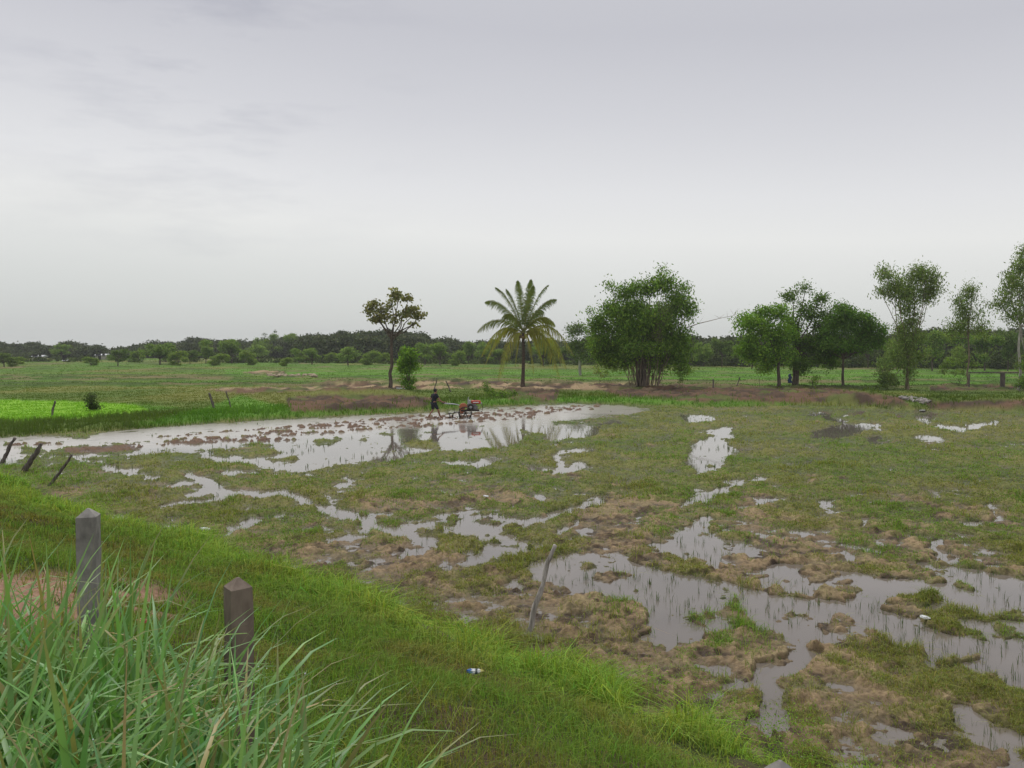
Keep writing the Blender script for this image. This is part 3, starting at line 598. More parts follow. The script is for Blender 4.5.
def tree(name, label, cat, base, D, blobs_px, trunk_r, fork_px, leaf, bark=None, group=None, trunk_to=None, stems=1, limb=1.0):
    """blobs_px: (dx, up, rx, rz[, dy metres]) in pixels at the tree's distance"""
    m = D / FOC; root = thing(name, label, cat, base, group)
    bl = [(b_[0] * m, (b_[4] if len(b_) > 4 else rng.uniform(-.35, .35) * b_[2] * m), b_[1] * m, b_[2] * m, b_[2] * m * .95, b_[3] * m) for b_ in blobs_px]
    bl0 = bl; bl = []
    for q in bl0:
        for _ in range(SUB if q[3] > .55 else 1):
            dv = rng.normal(0, 1, 3); dv /= np.linalg.norm(dv); rr_ = rng.uniform(.38, .66) if q[3] > .55 else 1
            o_ = dv * rng.uniform(.35, .8) if q[3] > .55 else dv * 0
            bl.append((q[0] + o_[0] * q[3], q[1] + o_[1] * q[4], q[2] + o_[2] * q[5], q[3] * rr_, q[4] * rr_, q[5] * rr_ * .85))
    T = Tubes(); fk = np.array([0 if trunk_to is None else trunk_to * m, 0, fork_px * m])
    for i in range(stems):
        ofs = np.array([rng.normal(0, 1), rng.normal(0, 1), 0]) * (trunk_r * (1.6 if stems > 6 else .7) if stems > 1 else 0)
        pth_ = wiggle(ofs + np.array([0, 0, -.25]), fk + ofs * 1.5, 8, .035); T.add(pth_, np.linspace(trunk_r * 1.0, trunk_r * .62, 8) * np.array([1.35] + [1] * 7), None, 9)
    for b_ in bl0:
        c = np.array(b_[:3]); T.add(wiggle(fk - np.array([0, 0, .15 * fk[2] * rng.uniform(0, 1)]), c - np.array([0, 0, b_[5] * .3]), 7, .07, -.04), trunk_r * .45 * limb, trunk_r * .14, 5)
    foliage(bl, parent=root, name='crown', tubes=T, **leaf)
    T.build('trunk', bark or M_bark, root)
    return root
DENS = 3.0; LEAFK = 1.95
def base_at(px, D): 
    q = (px - 512) / FOC * D; return Vector((q, D, H(q, D)))
# teak-like tree with large sparse leaves
TD = 80.0
b = base_at(390, TD)
blob = [(-17, 84, 9, 6), (-8, 80, 10, 7), (2, 88, 9, 8), (8, 95, 8, 6), (18, 88, 8, 7), (24, 78, 9, 7), (32, 72, 7, 6), (14, 76, 9, 7), (-14, 72, 8, 6), (-5, 70, 8, 6), (26, 66, 7, 4), (5, 68, 9, 6), (-20, 77, 6, 5)]
tree('open_tree', 'tall open-crowned tree with big sparse leaves on a slender bare trunk', 'tree', b, TD, blob, .19, 55, dict(K=9, per=6, crad=.24, lsize=.28, col=(.085, .10, .045), col2=(.13, .14, .07), aspect=.75, gap=.42, shell=.2, var=.25), trunk_to=2, limb=1.0)
# small dense columnar tree left of the farmer
TD = 70.0; b = base_at(409, TD)
blob = [(0, 12, 8, 8), (1, 22, 10, 9), (-1, 32, 11, 9), (2, 38, 8, 7), (-4, 41, 6, 5), (-3, 26, 9, 8), (0, 5, 6, 5)]
tree('young_tree', 'short dense leafy green tree just left of the farmer', 'tree', b, TD, blob, .09, 10, dict(K=9, per=14, crad=.22, lsize=.2, col=(.055, .115, .02), col2=(.10, .19, .03), aspect=.65, shell=.3))
# bamboo-like big tree
TD = 80.0; b = base_at(643, TD)
blob = [(-45, 62, 12, 10), (-36, 76, 11, 8), (-24, 88, 13, 10), (-8, 96, 12, 8), (8, 98, 14, 8), (22, 98, 12, 8), (36, 88, 12, 10), (42, 72, 9, 9), (38, 55, 9, 9), (26, 78, 16, 14), (0, 80, 20, 15), (-20, 68, 18, 14), (-42, 48, 12, 10),
        (-30, 50, 16, 12), (-12, 55, 18, 14), (12, 58, 18, 14), (30, 45, 12, 12), (-25, 34, 12, 11), (35, 32, 11, 11), (-8, 38, 14, 10, -1.5), (14, 40, 14, 10, -1.2), (-35, 30, 10, 10), (18, 110, 3.5, 7), (17, 119, 1.6, 5), (-33, 100, 3, 5), (40, 96, 5, 5), (-52, 72, 5, 4), (46, 80, 4, 4), (2, 22, 12, 8, .8), (22, 26, 10, 9, .6), (-44, 36, 10, 12), (-32, 22, 12, 10), (38, 20, 11, 10), (-16, 26, 14, 11), (44, 44, 8, 10), (0, 60, 30, 22)]
bam = tree('clump_tree', 'largest tree, broad dense bamboo-like clump with many stems at the base', 'tree', b, TD, blob, .13, 30, dict(K=7.5, per=19, crad=.40, lsize=.28, col=(.05, .10, .02), col2=(.105, .19, .033), aspect=.42, droop=.5, gap=.40, shell=.35, var=.42), stems=14, limb=.8)
T = Tubes()
for i in range(46):
    sx = rng.uniform(-1.7, 2.0); T.add(wiggle((sx * .9, rng.uniform(-.8, .8), -.1), (sx * 1.5 + rng.normal(0, .4), rng.uniform(-1, 1), rng.uniform(2.8, 5.5)), 6, .05), rng.uniform(.03, .07), .02, 5)
T.build('stems', M_bark_tan, bam)
T = Tubes()
for i in range(90):
    a0 = np.array([1.0 + rng.normal(0, .3), -1.9, rng.uniform(4.2, 7.0)]); T.add(wiggle(a0, a0 + np.array([rng.uniform(-.9, 1.5), rng.normal(-.2, .2), rng.uniform(.5, 2.0)]), 5, .08), .018, .006, 3)
T.build('dead_twigs', M_bark_tan, bam)
T = Tubes(); pA = wiggle((4.2, 0, 5.6), (9.2, .5, 6.9), 8, .02, .02); T.add(pA, .05, .015, 5)
for i in range(16):
    q = pA[rng.integers(2, 8)]; T.add(wiggle(q, q + np.array([rng.uniform(-.6, .7), rng.normal(0, .2), rng.uniform(-.2, .8)]), 4, .06), .014, .005, 3)
T.build('bare_branch', M_bark_tan, bam)
# tree behind it on the left with pale trunks
TD = 118.0; b = base_at(580, TD)
blob = [(-4, 48, 9, 7), (6, 42, 11, 9), (-3, 32, 11, 8), (12, 32, 12, 9), (2, 22, 12, 7), (20, 24, 11, 10), (-8, 40, 5, 6)]
tree('dark_tree', 'dark tree with pale trunks half hidden behind the left of the largest tree', 'tree', b, TD, blob, .13, 22, dict(K=3.5, per=14, crad=.42, lsize=.3, col=(.04, .07, .022), col2=(.07, .11, .035), gap=.36, var=.3, droop=.3), M_bark_pale, stems=4)
# group on the right: broad bright tree, taller open tree, dark round tree
TD = 82.0; b = base_at(779, TD)
blob = [(-38, 62, 10, 6), (-26, 68, 13, 10), (-12, 74, 13, 9), (4, 72, 13, 9), (-30, 50, 15, 12), (-12, 55, 17, 12), (6, 52, 14, 11), (-22, 34, 14, 11), (-4, 34, 14, 10), (-12, 20, 12, 7), (-32, 36, 9, 9), (10, 28, 9, 8)]
tree('broad_tree', 'broad light green tree at the left end of the three-tree group', 'tree', b, TD, blob, .2, 30, dict(K=8, per=18, crad=.36, lsize=.26, col=(.06, .12, .02), col2=(.115, .22, .033), gap=.36, var=.35, droop=.3))
TD = 84.0; b = base_at(796, TD)
blob = [(-4, 92, 10, 8), (8, 96, 9, 7), (20, 86, 12, 10), (30, 72, 11, 10), (10, 76, 14, 10), (-2, 60, 14, 12), (18, 56, 15, 12), (6, 40, 16, 12), (26, 44, 12, 12), (0, 26, 13, 9), (22, 30, 12, 9), (34, 58, 8, 8), (30, 34, 12, 12), (10, 22, 12, 9), (36, 24, 8, 9)]
tree('tall_tree', 'tallest dark tree in the three-tree group, open at its top, blue sheet at its trunk', 'tree', b, TD, blob, .24, 40, dict(K=7.4, per=15, crad=.36, lsize=.25, col=(.045, .088, .02), col2=(.075, .135, .03), gap=.43, var=.35, droop=.2), stems=3)
TD = 82.0; b = base_at(843, TD)
blob = [(-6, 74, 12, 8), (8, 72, 12, 8), (24, 66, 11, 8), (-16, 60, 12, 10), (4, 58, 16, 10), (24, 52, 13, 10), (34, 56, 7, 6), (-20, 44, 10, 9), (0, 40, 15, 9), (18, 38, 13, 9), (32, 42, 8, 8)]
tree('round_tree', 'dark round-headed tree on a single short trunk, right end of the three-tree group', 'tree', b, TD, blob, .15, 30, dict(K=8.5, per=17, crad=.38, lsize=.25, col=(.045, .095, .02), col2=(.075, .155, .03), gap=.38, var=.3))
# eucalyptus trees
EUC = dict(K=5.6, per=20, crad=.34, lsize=.27, col=(.06, .098, .034), col2=(.115, .175, .055), aspect=.34, droop=.9, gap=.40, var=.3, shell=.3)
TD = 78.0; b = base_at(908, TD)
blob = [(-24, 116, 9, 9), (-14, 108, 12, 10), (-26, 102, 8, 7), (4, 118, 10, 9), (14, 116, 12, 11), (24, 108, 10, 10), (20, 96, 10, 8), (6, 100, 14, 12), (-10, 94, 10, 8), (2, 82, 12, 10), (-2, 66, 13, 10), (8, 52, 12, 10), (-14, 48, 10, 10), (-4, 34, 13, 9), (12, 36, 9, 8), (-24, 22, 9, 8), (-18, 12, 9, 7), (2, 20, 12, 10), (0, 46, 10, 10), (-8, 60, 8, 8)]
tree('eucalyptus_tree', 'tall eucalyptus with a forked feathery crown beside the water outlet', 'tree', b, TD, blob, .13, 34, EUC, M_bark_tan, 'eucalyptus trees on the right bund', stems=3)
TD = 82.0; b = base_at(967, TD)
blob = [(2, 104, 4, 7), (1, 94, 8, 7), (-4, 84, 11, 8), (8, 82, 11, 8), (0, 72, 15, 8), (-14, 64, 11, 8), (14, 62, 10, 8), (0, 58, 12, 7), (-20, 54, 7, 6)]
tree('eucalyptus_tree', 'slim young eucalyptus with a pointed crown and thin pale trunk', 'tree', b, TD, blob, .09, 56, EUC, M_bark_tan, 'eucalyptus trees on the right bund')
TD = 76.0; b = base_at(1019, TD)
blob = [(4, 138, 9, 9), (-4, 128, 11, 9), (8, 124, 14, 11), (-12, 114, 10, 8), (2, 106, 15, 11), (-14, 98, 9, 8), (-18, 88, 10, 7), (4, 88, 16, 9), (20, 110, 12, 12), (22, 92, 12, 10), (-12, 76, 10, 6), (10, 74, 12, 7), (10, 28, 9, 12), (24, 60, 9, 8)]
tree('eucalyptus_tree', 'tallest eucalyptus on a pale bare trunk, cut by the right edge of the photo', 'tree', b, TD, blob, .13, 70, EUC, M_bark_pale, 'eucalyptus trees on the right bund')
# shrubs
def shrub(px, D, blob, label, name='shrub', lsize=.16, col=(.05, .10, .02), col2=(.09, .16, .03), K=9, per=12, r=.03, group=None, bark=None, **kw):
    b = base_at(px, D); d_ = dict(K=K, per=per, crad=.16, lsize=lsize, col=col, col2=col2, aspect=.6, shell=.2); d_.update(kw)
    return tree(name, label, 'shrub', b, D, blob, r, 3, d_, bark, group)
shrub(487, 68, [(0, 6, 6, 5), (-2, 11, 4, 4), (6, 4, 5, 3)], 'small bushy shrub just left of the coconut palm')
shrub(502, 64, [(0, 3, 9, 3), (10, 3, 7, 3), (-10, 3, 6, 3)], 'low spreading green plants on the bund under the palm', r=.02)
shrub(91, 52, [(0, 6, 4, 4), (-1, 11, 3.5, 4), (2, 3, 5, 3), (0, 15, 2, 3)], 'small dark shrub on the bund by the bright rice field', col=(.03, .05, .02), col2=(.05, .075, .028), lsize=.14, K=30, per=16)
shrub(888, 78, [(0, 10, 8, 7), (-8, 5, 7, 5), (8, 6, 6, 5)], 'grey-green bush at the foot of the forked eucalyptus', col=(.06, .09, .03))
shrub(683, 79, [(0, 10, 5, 4), (-4, 7, 4, 3)], 'small stubby shrub right of the largest tree', K=4, bark=M_bark)
shrub(600, 84, [(0, 12, 6, 5), (-4, 18, 4, 4), (4, 8, 5, 4)], 'pale grey-green sapling left of the largest tree', col=(.10, .14, .06), col2=(.14, .18, .09), K=5)
shrub(760, 78, [(0, 20, 6, 3), (-3, 16, 4, 3)], 'thin sapling with a tiny crown left of the three-tree group', K=5)
shrub(813, 80, [(0, 6, 5, 5), (4, 10, 4, 3)], 'small leafy sprout between the tall and round trees', col=(.08, .15, .03))
shrub(960, 84, [(0, 26, 9, 12), (-14, 20, 9, 12), (10, 16, 8, 10), (-4, 10, 10, 8)], 'pale see-through bushes under the slim young eucalyptus', col=(.07, .11, .045), K=3, gap=.4, lsize=.2)
shrub(1020, 74, [(0, 10, 9, 9), (8, 22, 8, 9)], 'dense bush at the foot of the tallest eucalyptus', col=(.045, .085, .025))

# ------------------------------------------------------------ coconut palm
PD = 78.0; pb = base_at(523, PD); m = PD / FOC
palm = thing('coconut_palm', 'coconut palm with feathery fronds on a straight thin trunk', 'palm tree', pb)
topz = 55 * m; T = Tubes()
tp = np.array([(0, 0, -.3), (-.02, 0, topz * .1), (.03, 0, topz * .35), (.05, 0, topz * .6), (.02, 0, topz * .85), (.05, 0, topz)])
T.add(tp, np.array([.33, .2, .17, .16, .155, .17]), None, 10); T.build('trunk', noisy_mat('palm_bark', (.05, .035, .028), (.12, .09, .065), 3, .9, .8, .03, (1, 1, 6)), palm)
C0 = np.array([.05, 0, topz])
fr = [  # tip (dx, up) px from crown centre, arch, age, depth offset m
    (-46, 0, .30, .15, .3), (-38, 28, .20, .0, .8), (-24, 43, .12, 0, -.8), (-14, 44, .08, 0, 1.0), (-4, 52, .04, 0, -.4), (5, 52, .04, 0, .5), (11, 44, .06, 0, -1.0), (25, 46, .12, 0, .6), (33, 33, .15, 0, -.5), (30, 6, .42, .45, -.8),
    (-43, -22, .42, .75, -.6), (-36, -32, .45, .8, 1.2), (-20, -46, .42, .9, -1.2), (10, -42, .38, 1.0, -1.6), (34, -48, .46, .8, .3), (46, -20, .42, .7, -.5), (40, -34, .42, .75, 1.6), (-8, -38, .42, .95, 1.8), (20, -36, .42, .85, 2.0), (-22, 14, .25, .1, -2.4), (20, 20, .2, .1, 2.6),
    ]
for i, (dx, dy, arch, age, dd) in enumerate(fr):
    tip = C0 + np.array([dx * m * 1.04 + rng.normal(0, .2), dd, dy * m * 1.03 + rng.normal(0, .15)]); Lf = np.linalg.norm(tip - C0); n = 13; t_ = np.linspace(0, 1, n)[:, None]
    pth_ = C0 + (tip - C0) * t_ + np.array([0, 0, 1]) * ((arch + .12) * Lf * 4 * t_ ** 1.2 * (1 - t_) ** 1.0 * .7)
    T = Tubes(); T.add(pth_, .045, .008, 5); fo = T.build('frond', noisy_mat('frond_rib', (.10, .12, .03), (.22, .2, .06), 5) if i == 0 else bpy.data.materials['frond_rib'], palm)
    # leaflets
    k_ = 66; u = np.linspace(.12, .99, k_); idx_ = u * (n - 1); i0 = np.minimum(idx_.astype(int), n - 2); fx = (idx_ - i0)[:, None]
    P0 = pth_[i0] * (1 - fx) + pth_[i0 + 1] * fx; Tn = pth_[i0 + 1] - pth_[i0]; Tn /= np.linalg.norm(Tn, axis=1)[:, None]
    vert_ = abs(dx) < 13 and dy > 20; side = np.cross(Tn, [0, 1.0, 0]) if vert_ else np.cross(Tn, [0, 0, 1.0]); side += 1e-3; side /= np.linalg.norm(side, axis=1)[:, None]; upv = np.cross(side, Tn); ro = rng.choice([-1, 1]) * (rng.uniform(0, .5) if vert_ else rng.uniform(.3, 1.1)); side, upv = side * math.cos(ro) + upv * math.sin(ro), upv * math.cos(ro) - side * math.sin(ro)
    Vs = []; Fs = []; cs = []
    for sg in (-1, 1):
        ll = (.95 * np.sin(np.pi * np.clip(u * .9 + .12, 0, 1)) ** .6 + .12) * rng.uniform(.7, 1.1, k_) * (.85 if age < .3 else .95)
        dirv = side * sg * .75 + Tn * .75 + upv * .05 + rng.normal(0, .09, (k_, 3)); dirv /= np.linalg.norm(dirv, axis=1)[:, None]
        g1 = P0 + dirv * (ll * .5)[:, None] + np.array([0, 0, -1]) * (ll * (.14 + .2 * age))[:, None]
        g2 = g1 + dirv * (ll * .38)[:, None] + np.array([0, 0, -1]) * (ll * (.42 + .35 * age))[:, None]
        wv = Tn * .034
        base = len(Vs) and sum(len(v) for v in Vs) or 0
        Vs.append(np.stack([P0 - wv, P0 + wv, g1 + wv, g1 - wv, g2], 1).reshape(-1, 3)); ii = base + np.arange(k_)[:, None] * 5
        Fs.append((ii + np.array([[0, 1, 2, 3]]), ii + np.array([[3, 2, 4]])))
    young = np.array([.135, .175, .045]); old = np.array([.34, .33, .06]); cc = young * (1 - age) + old * age
    lc = jitcol(np.tile(cc, (k_ * 2, 1)), k_ * 2, .18, .08)
    fast_mesh('leaflets', np.concatenate(Vs), [np.concatenate([f[0] for f in Fs]), np.concatenate([f[1] for f in Fs])], M_leaf, np.repeat(lc, 5, 0), fo)
M_nut = noisy_mat('coconut', (.10, .07, .03), (.22, .15, .05), 5)
for i in range(9):
    bm = bmesh.new(); bmesh.ops.create_icosphere(bm, subdivisions=2, radius=.13); bmesh.ops.scale(bm, vec=(1, 1, 1.25), verts=bm.verts)
    a_ = i * 2.2; bm_obj('coconut', bm, M_nut, palm, True, C0 + np.array([math.cos(a_) * .32, math.sin(a_) * .32, -.25 - .12 * (i % 3)]))

# ------------------------------------------------------------ trees across the fields (copies of a few kinds)
LEAFK = 2.0
def proto(kind):
    root = thing('field_tree', 'x', 'tree', (0, 0, 0)); T = Tubes()
    if kind == 'round': bl = [(rng.normal(0, 1.6), rng.normal(0, 1.6), rng.uniform(2.6, 6.6), rng.uniform(1.2, 2.0), 1.6, rng.uniform(.9, 1.5)) for _ in range(13)]; fk = 1.8
    elif kind == 'tall': bl = [(rng.normal(0, 1.0), rng.normal(0, 1.0), rng.uniform(3.0, 7.6), rng.uniform(.8, 1.4), 1.1, rng.uniform(.7, 1.2)) for _ in range(12)]; fk = 3
    elif kind == 'spread': bl = [(rng.uniform(-3.4, 3.4), rng.normal(0, 1.6), rng.uniform(3.4, 6.2), rng.uniform(1.2, 2.0), 1.6, rng.uniform(.7, 1.2)) for _ in range(13)]; fk = 2.2
    elif kind == 'bush': bl = [(rng.normal(0, 1.9), rng.normal(0, 1.5), rng.uniform(.8, 5.6), rng.uniform(1.2, 2.2), 1.8, rng.uniform(1.0, 1.6)) for _ in range(15)]; fk = 1
    elif kind == 'layered': bl = [(rng.uniform(-2.6, 2.6), rng.normal(0, 1.2), z_, rng.uniform(1.0, 1.7), 1.2, .45) for z_ in (3.4, 4.2, 4.4, 5.4, 5.6, 6.4, 6.6, 7.4, 7.6)]; fk = 4
    c1, c2 = {'round': ((.06, .11, .03), (.11, .17, .045)), 'tall': ((.075, .13, .04), (.13, .20, .06)), 'spread': ((.045, .08, .025), (.075, .12, .035)), 'bush': ((.07, .12, .03), (.12, .18, .04)), 'layered': ((.035, .055, .028), (.05, .075, .035))}[kind]
    bl = [(q[0] + rng.normal(0, .5), q[1], q[2] + rng.normal(0, .35), q[3] * k_, q[4] * k_, q[5] * k_) for q in bl for k_ in (rng.uniform(.35, .75), rng.uniform(.35, .75))]
    foliage(bl, 4.2 if kind != 'layered' else 2.0, 13, .42, .42, c1, 'crown', root, .6, .15, .35, tubes=T, gap=.34 if kind != 'layered' else .4, col2=c2, var=.3)
    fkp = np.array([0, 0, fk]); T.add(wiggle((0, 0, -.4), fkp, 6, .04), .22, .15, 7)
    for b_ in bl: T.add(wiggle(fkp, np.array(b_[:3]), 5, .06), .07, .02, 4)
    T.build('trunk', M_bark, root)
    return root
protos = {k_: [proto(k_) for _ in range(2)] for k_ in ('round', 'tall', 'spread', 'bush', 'layered')}
used = set()
def copy_thing(src):
    c = src.copy(); COL.objects.link(c)
    for ch in src.children:
        d = ch.copy(); COL.objects.link(d); d.parent = c; d.matrix_parent_inverse = ch.matrix_parent_inverse
    return c
MID = [  # px, depth, top row, half width px, kind, label
    (4, 165, 352, 16, 'spread', 'dark spreading tree cut by the left edge of the photo'),
    (16, 168, 357, 8, 'bush', 'small bush right beside the spreading tree at the left edge'),
    (62, 260, 344, 9, 'tall', 'pale green tree between the two far white-roofed houses'),
    (91, 180, 357, 7, 'bush', 'low bush left of the dark rounded field tree'),
    (118, 175, 349, 15, 'spread', 'dark rounded tree standing alone in the left fields'),
    (138, 215, 350, 7, 'bush', 'small pale bush behind the dark rounded lone tree'),
    (160, 190, 340, 15, 'round', 'large yellow-green tree left of the brown earth bank'),
    (178, 182, 351, 9, 'bush', 'low dark tree at the right foot of the large yellow-green tree'),
    (190, 195, 350, 10, 'spread', 'middle-sized dark tree in the left field row'),
    (206, 200, 345, 9, 'round', 'rounded tree above the reddish bank in the left field row'),
    (217, 182, 353, 11, 'bush', 'wide low bush in front of the left field row'),
    (232, 205, 338, 15, 'round', 'big full green tree in the left field row'),
    (250, 185, 350, 9, 'bush', 'bushy tree left of the small round dark bush'),
    (258, 240, 344, 9, 'tall', 'pale tree behind the rubble heap'),
    (262, 280, 335, 8, 'round', 'small-headed tall tree rising above the left field row'),
    (272, 290, 331, 8, 'layered', 'tall layered tree on the skyline above the rubble heap'),
    (285, 176, 357, 7, 'bush', 'small round dark bush near the rubble heap'),
    (293, 290, 332, 11, 'round', 'round-topped tall tree on the skyline'),
    (299, 200, 351, 7, 'tall', 'thin light green tree right of the small round bush'),
    (312, 188, 347, 10, 'round', 'full mid-green tree in the row left of the open tree'),
    (329, 210, 352, 7, 'bush', 'pale bush in the row left of the open tree'),
    (348, 182, 346, 9, 'tall', 'bright green upright tree in the row left of the open tree'),
    (369, 186, 350, 11, 'bush', 'bright bushy tree close left of the open tree'),
    (383, 195, 353, 8, 'bush', 'low olive bush directly behind the trunk of the open tree'),
    (425, 190, 344, 9, 'tall', 'upright tree right of the short dense tree'),
    (440, 184, 341, 12, 'round', 'broad green tree beyond the farmer'),
    (456, 180, 350, 9, 'bush', 'light green bush beyond the tractor'),
    (468, 205, 340, 9, 'round', 'dark tree left of the palm fronds'),
    (484, 200, 344, 9, 'tall', 'green tree behind the left palm fronds'),
    (500, 190, 348, 10, 'round', 'leafy tree behind the drooping left palm fronds'),
    (543, 178, 334, 13, 'round', 'dark tree seen through the right palm fronds'),
    (560, 175, 345, 11, 'spread', 'lower dark tree between the palm and the largest tree'),
    (704, 170, 339, 11, 'round', 'dark tree just right of the largest tree'),
    (722, 165, 337, 12, 'spread', 'broad dark tree under the bare branch'),
    (742, 175, 342, 11, 'round', 'dark tree behind the left edge of the three-tree group'),
    (752, 150, 350, 7, 'tall', 'small tree with white trunk beside the three-tree group'),
    (826, 160, 345, 12, 'bush', 'low tree seen between the tall and round trees'),
    (868, 150, 335, 13, 'spread', 'dark tree behind the right of the round tree'),
    (888, 145, 338, 11, 'bush', 'dense dark tree behind the forked eucalyptus'),
    (932, 140, 328, 15, 'round', 'broad dark tree between the two left eucalyptus trees'),
    (955, 150, 345, 11, 'bush', 'low tree behind the slim eucalyptus trunk'),
    (985, 142, 330, 14, 'round', 'broad dark tree between the slim and tallest eucalyptus'),
    (1008, 140, 328, 12, 'spread', 'dark tree behind the tallest eucalyptus trunk'),
    (1038, 150, 330, 14, 'round', 'x')]
for i, (qx, D, top, hw, kind, lab) in enumerate(MID):
    if lab == 'x': continue
    src = protos[kind][i % 2]; key = src.name
    if key in used: o = copy_thing(src)
    else: o = src; used.add(key)
    b = base_at(qx, D); hgt = (HOR - top) / FOC * D + CAMZ - b.z
    o.location = b; o.rotation_euler = (0, 0, 0.0 if i % 3 else math.pi); native = {'round': 8.0, 'tall': 8.4, 'spread': 7.2, 'bush': 6.8, 'layered': 8.2}[kind]; nw = {'round': 3.4, 'tall': 2.3, 'spread': 4.8, 'bush': 3.9, 'layered': 3.4}[kind]
    sx_ = hw / FOC * D / nw; sz_ = hgt / native; o.scale = (sx_, (sx_ + sz_) / 2, sz_)
    tag(o, lab, 'tree', 'trees standing across the far fields')
for k_ in protos:
    for src in protos[k_]:
        if src.name not in used:
            for ch in list(src.children): bpy.data.objects.remove(ch)
            bpy.data.objects.remove(src)
# far wood as one mass
sx = np.array([-500, 0, 18, 23, 28, 40, 60, 70, 84, 88, 96, 110, 130, 145, 170, 200, 240, 300, 312, 340, 380, 400, 430, 450, 480, 520, 560, 600, 690, 740, 850, 900, 940, 1024, 1500])
sy = np.array([338, 338, 341, 348, 341, 342, 343, 339, 341, 347, 342, 344, 344, 341, 338, 337, 338, 337, 334, 332, 332, 333, 335, 339, 342, 343, 341, 339, 338, 338, 336, 334, 332, 332, 334])
LEAFK = 1.25
bl = []
for q in np.arange(-420, 1450, 3.4):
    for rowD in (0, 1, 2):
        D = {0: 330, 1: 365, 2: 300}[rowD] + rng.uniform(-12, 12) 
        if q > 300: D -= 55
        if q > 690: D -= 55
        qq = q + rng.uniform(-3, 3); top = np.interp(qq, sx, sy) + (fbm(np.array([qq * .07]), np.array([rowD * 3.0]), 401, 3)[0] - .5) * 13 + (4.5 if qq < 300 else 1.5) + rng.normal(0, .8) + (3.5 if rowD == 2 else 0)
        hz = (HOR - top) / FOC * D + CAMZ; xx = (qq - 512) / FOC * D; rz = hz * rng.uniform(.22, .3)
        bl.append((xx, D, hz - rz, rng.uniform(1.6, 3.0), 2.2, rz)); bl.append((xx + rng.uniform(-1, 1), D - 1, hz * .42, 2.6, 2.4, hz * .42))
M_far = leaf_mat('far_leaf', .8, .15, .1)
o = foliage(bl, 1.1, 11, .7, .85, (.045, .068, .036), 'far_wood', None, .7, 0, .4, mat=M_far, gap=.28, col2=(.07, .098, .045), var=.35); tag(o, 'dark wood closing the far side of the fields', 'woodland', kind='stuff')
# low hedge scrub where the fields end
bl = []
for q in np.arange(-300, 1350, 4.0):
    D = np.interp(q, [-300, 200, 400, 700, 1000, 1350], [255, 215, 205, 178, 155, 150]) + rng.uniform(-6, 6); xx = (q - 512) / FOC * D
    hz = rng.uniform(.4, 1.9) * (2.2 if q > 690 else 1.0)
    if q < 230 and rng.uniform() < .6: continue
    hz = max(hz, .4); bl.append((xx, D, hz * .5, rng.uniform(1.0, 1.9), 1.3, hz * .55))
o = foliage(bl, 1.8, 10, .4, .45, (.042, .068, .024), 'field_scrub', None, .7, 0, .3, mat=M_far, gap=.25, col2=(.07, .11, .03), var=.3); tag(o, 'low scrub along the far edge of the rice fields', 'scrub', kind='stuff')

# ------------------------------------------------------------ far houses
M_wall = noisy_mat('house_wall', (.3, .27, .23), (.42, .39, .34), 3); M_roof = noisy_mat('white_roof', (.45, .46, .47), (.6, .61, .62), 1, .4); M_dk = noisy_mat('dark_opening', (.02, .02, .02), (.04, .035, .03), 3)
def bm_box(bm, c, sz, rot=None, bev=0):
    r_ = bmesh.ops.create_cube(bm, size=1); vs = r_['verts']; bmesh.ops.scale(bm, vec=sz, verts=vs)
    if bev: 
        es = list({e for v in vs for e in v.link_edges}); g_ = bmesh.ops.bevel(bm, geom=es, offset=bev, segments=2, affect='EDGES', profile=.5); vs = list({v for f in g_['faces'] for v in f.verts} | {v for v in vs if v.is_valid})
    if rot is not None: bmesh.ops.rotate(bm, cent=(0, 0, 0), matrix=rot, verts=vs)
    bmesh.ops.translate(bm, vec=c, verts=vs); return vs
def house(px, D, wd, dp, hw, label, roofm):
    b = base_at(px, D); r = thing('farmhouse', label, 'house', b, None, .1)
    bm = bmesh.new(); bm_box(bm, (0, 0, hw / 2), (wd, dp, hw)); bm_obj('wall', bm, M_wall, r)
    bm = bmesh.new(); hwid = wd / 2 + .25; hd = dp / 2 + .3; rh = hw + .45
    for z0 in (0, -.08):
        pass
    vs = [bm.verts.new(v) for v in ((-hwid, -hd, hw), (hwid, -hd, hw), (hwid, hd, hw), (-hwid, hd, hw), (-hwid, 0, rh), (hwid, 0, rh))]
    for f in ((0, 1, 5, 4), (2, 3, 4, 5), (0, 4, 3), (1, 2, 5), (3, 2, 1, 0)): bm.faces.new([vs[k__] for k__ in f])
    bmesh.ops.translate(bm, vec=(0, 0, .01), verts=bm.verts); bm_obj('roof', bm, roofm, r)
    bm = bmesh.new(); bm_box(bm, (-wd * .1, -dp / 2 - .03, .95), (.9, .06, 1.9)); bm_obj('door', bm, M_dk, r)
    for sx_ in (-.33, .28):
        bm = bmesh.new(); bm_box(bm, (wd * sx_, -dp / 2 - .03, 1.5), (.8, .06, .8)); bm_obj('window', bm, M_dk, r)
house(40, 235, 2.8, 3.0, 1.3, 'small far house with a bright white roof at the far left', M_roof)
house(103, 262, 3.4, 3.5, 1.4, 'far house with a long pale roof behind the lone dark tree', M_roof)
house(66, 225, 1.0, 1.2, .3, 'tiny white hut beside the pale tree at the far left', M_roof)

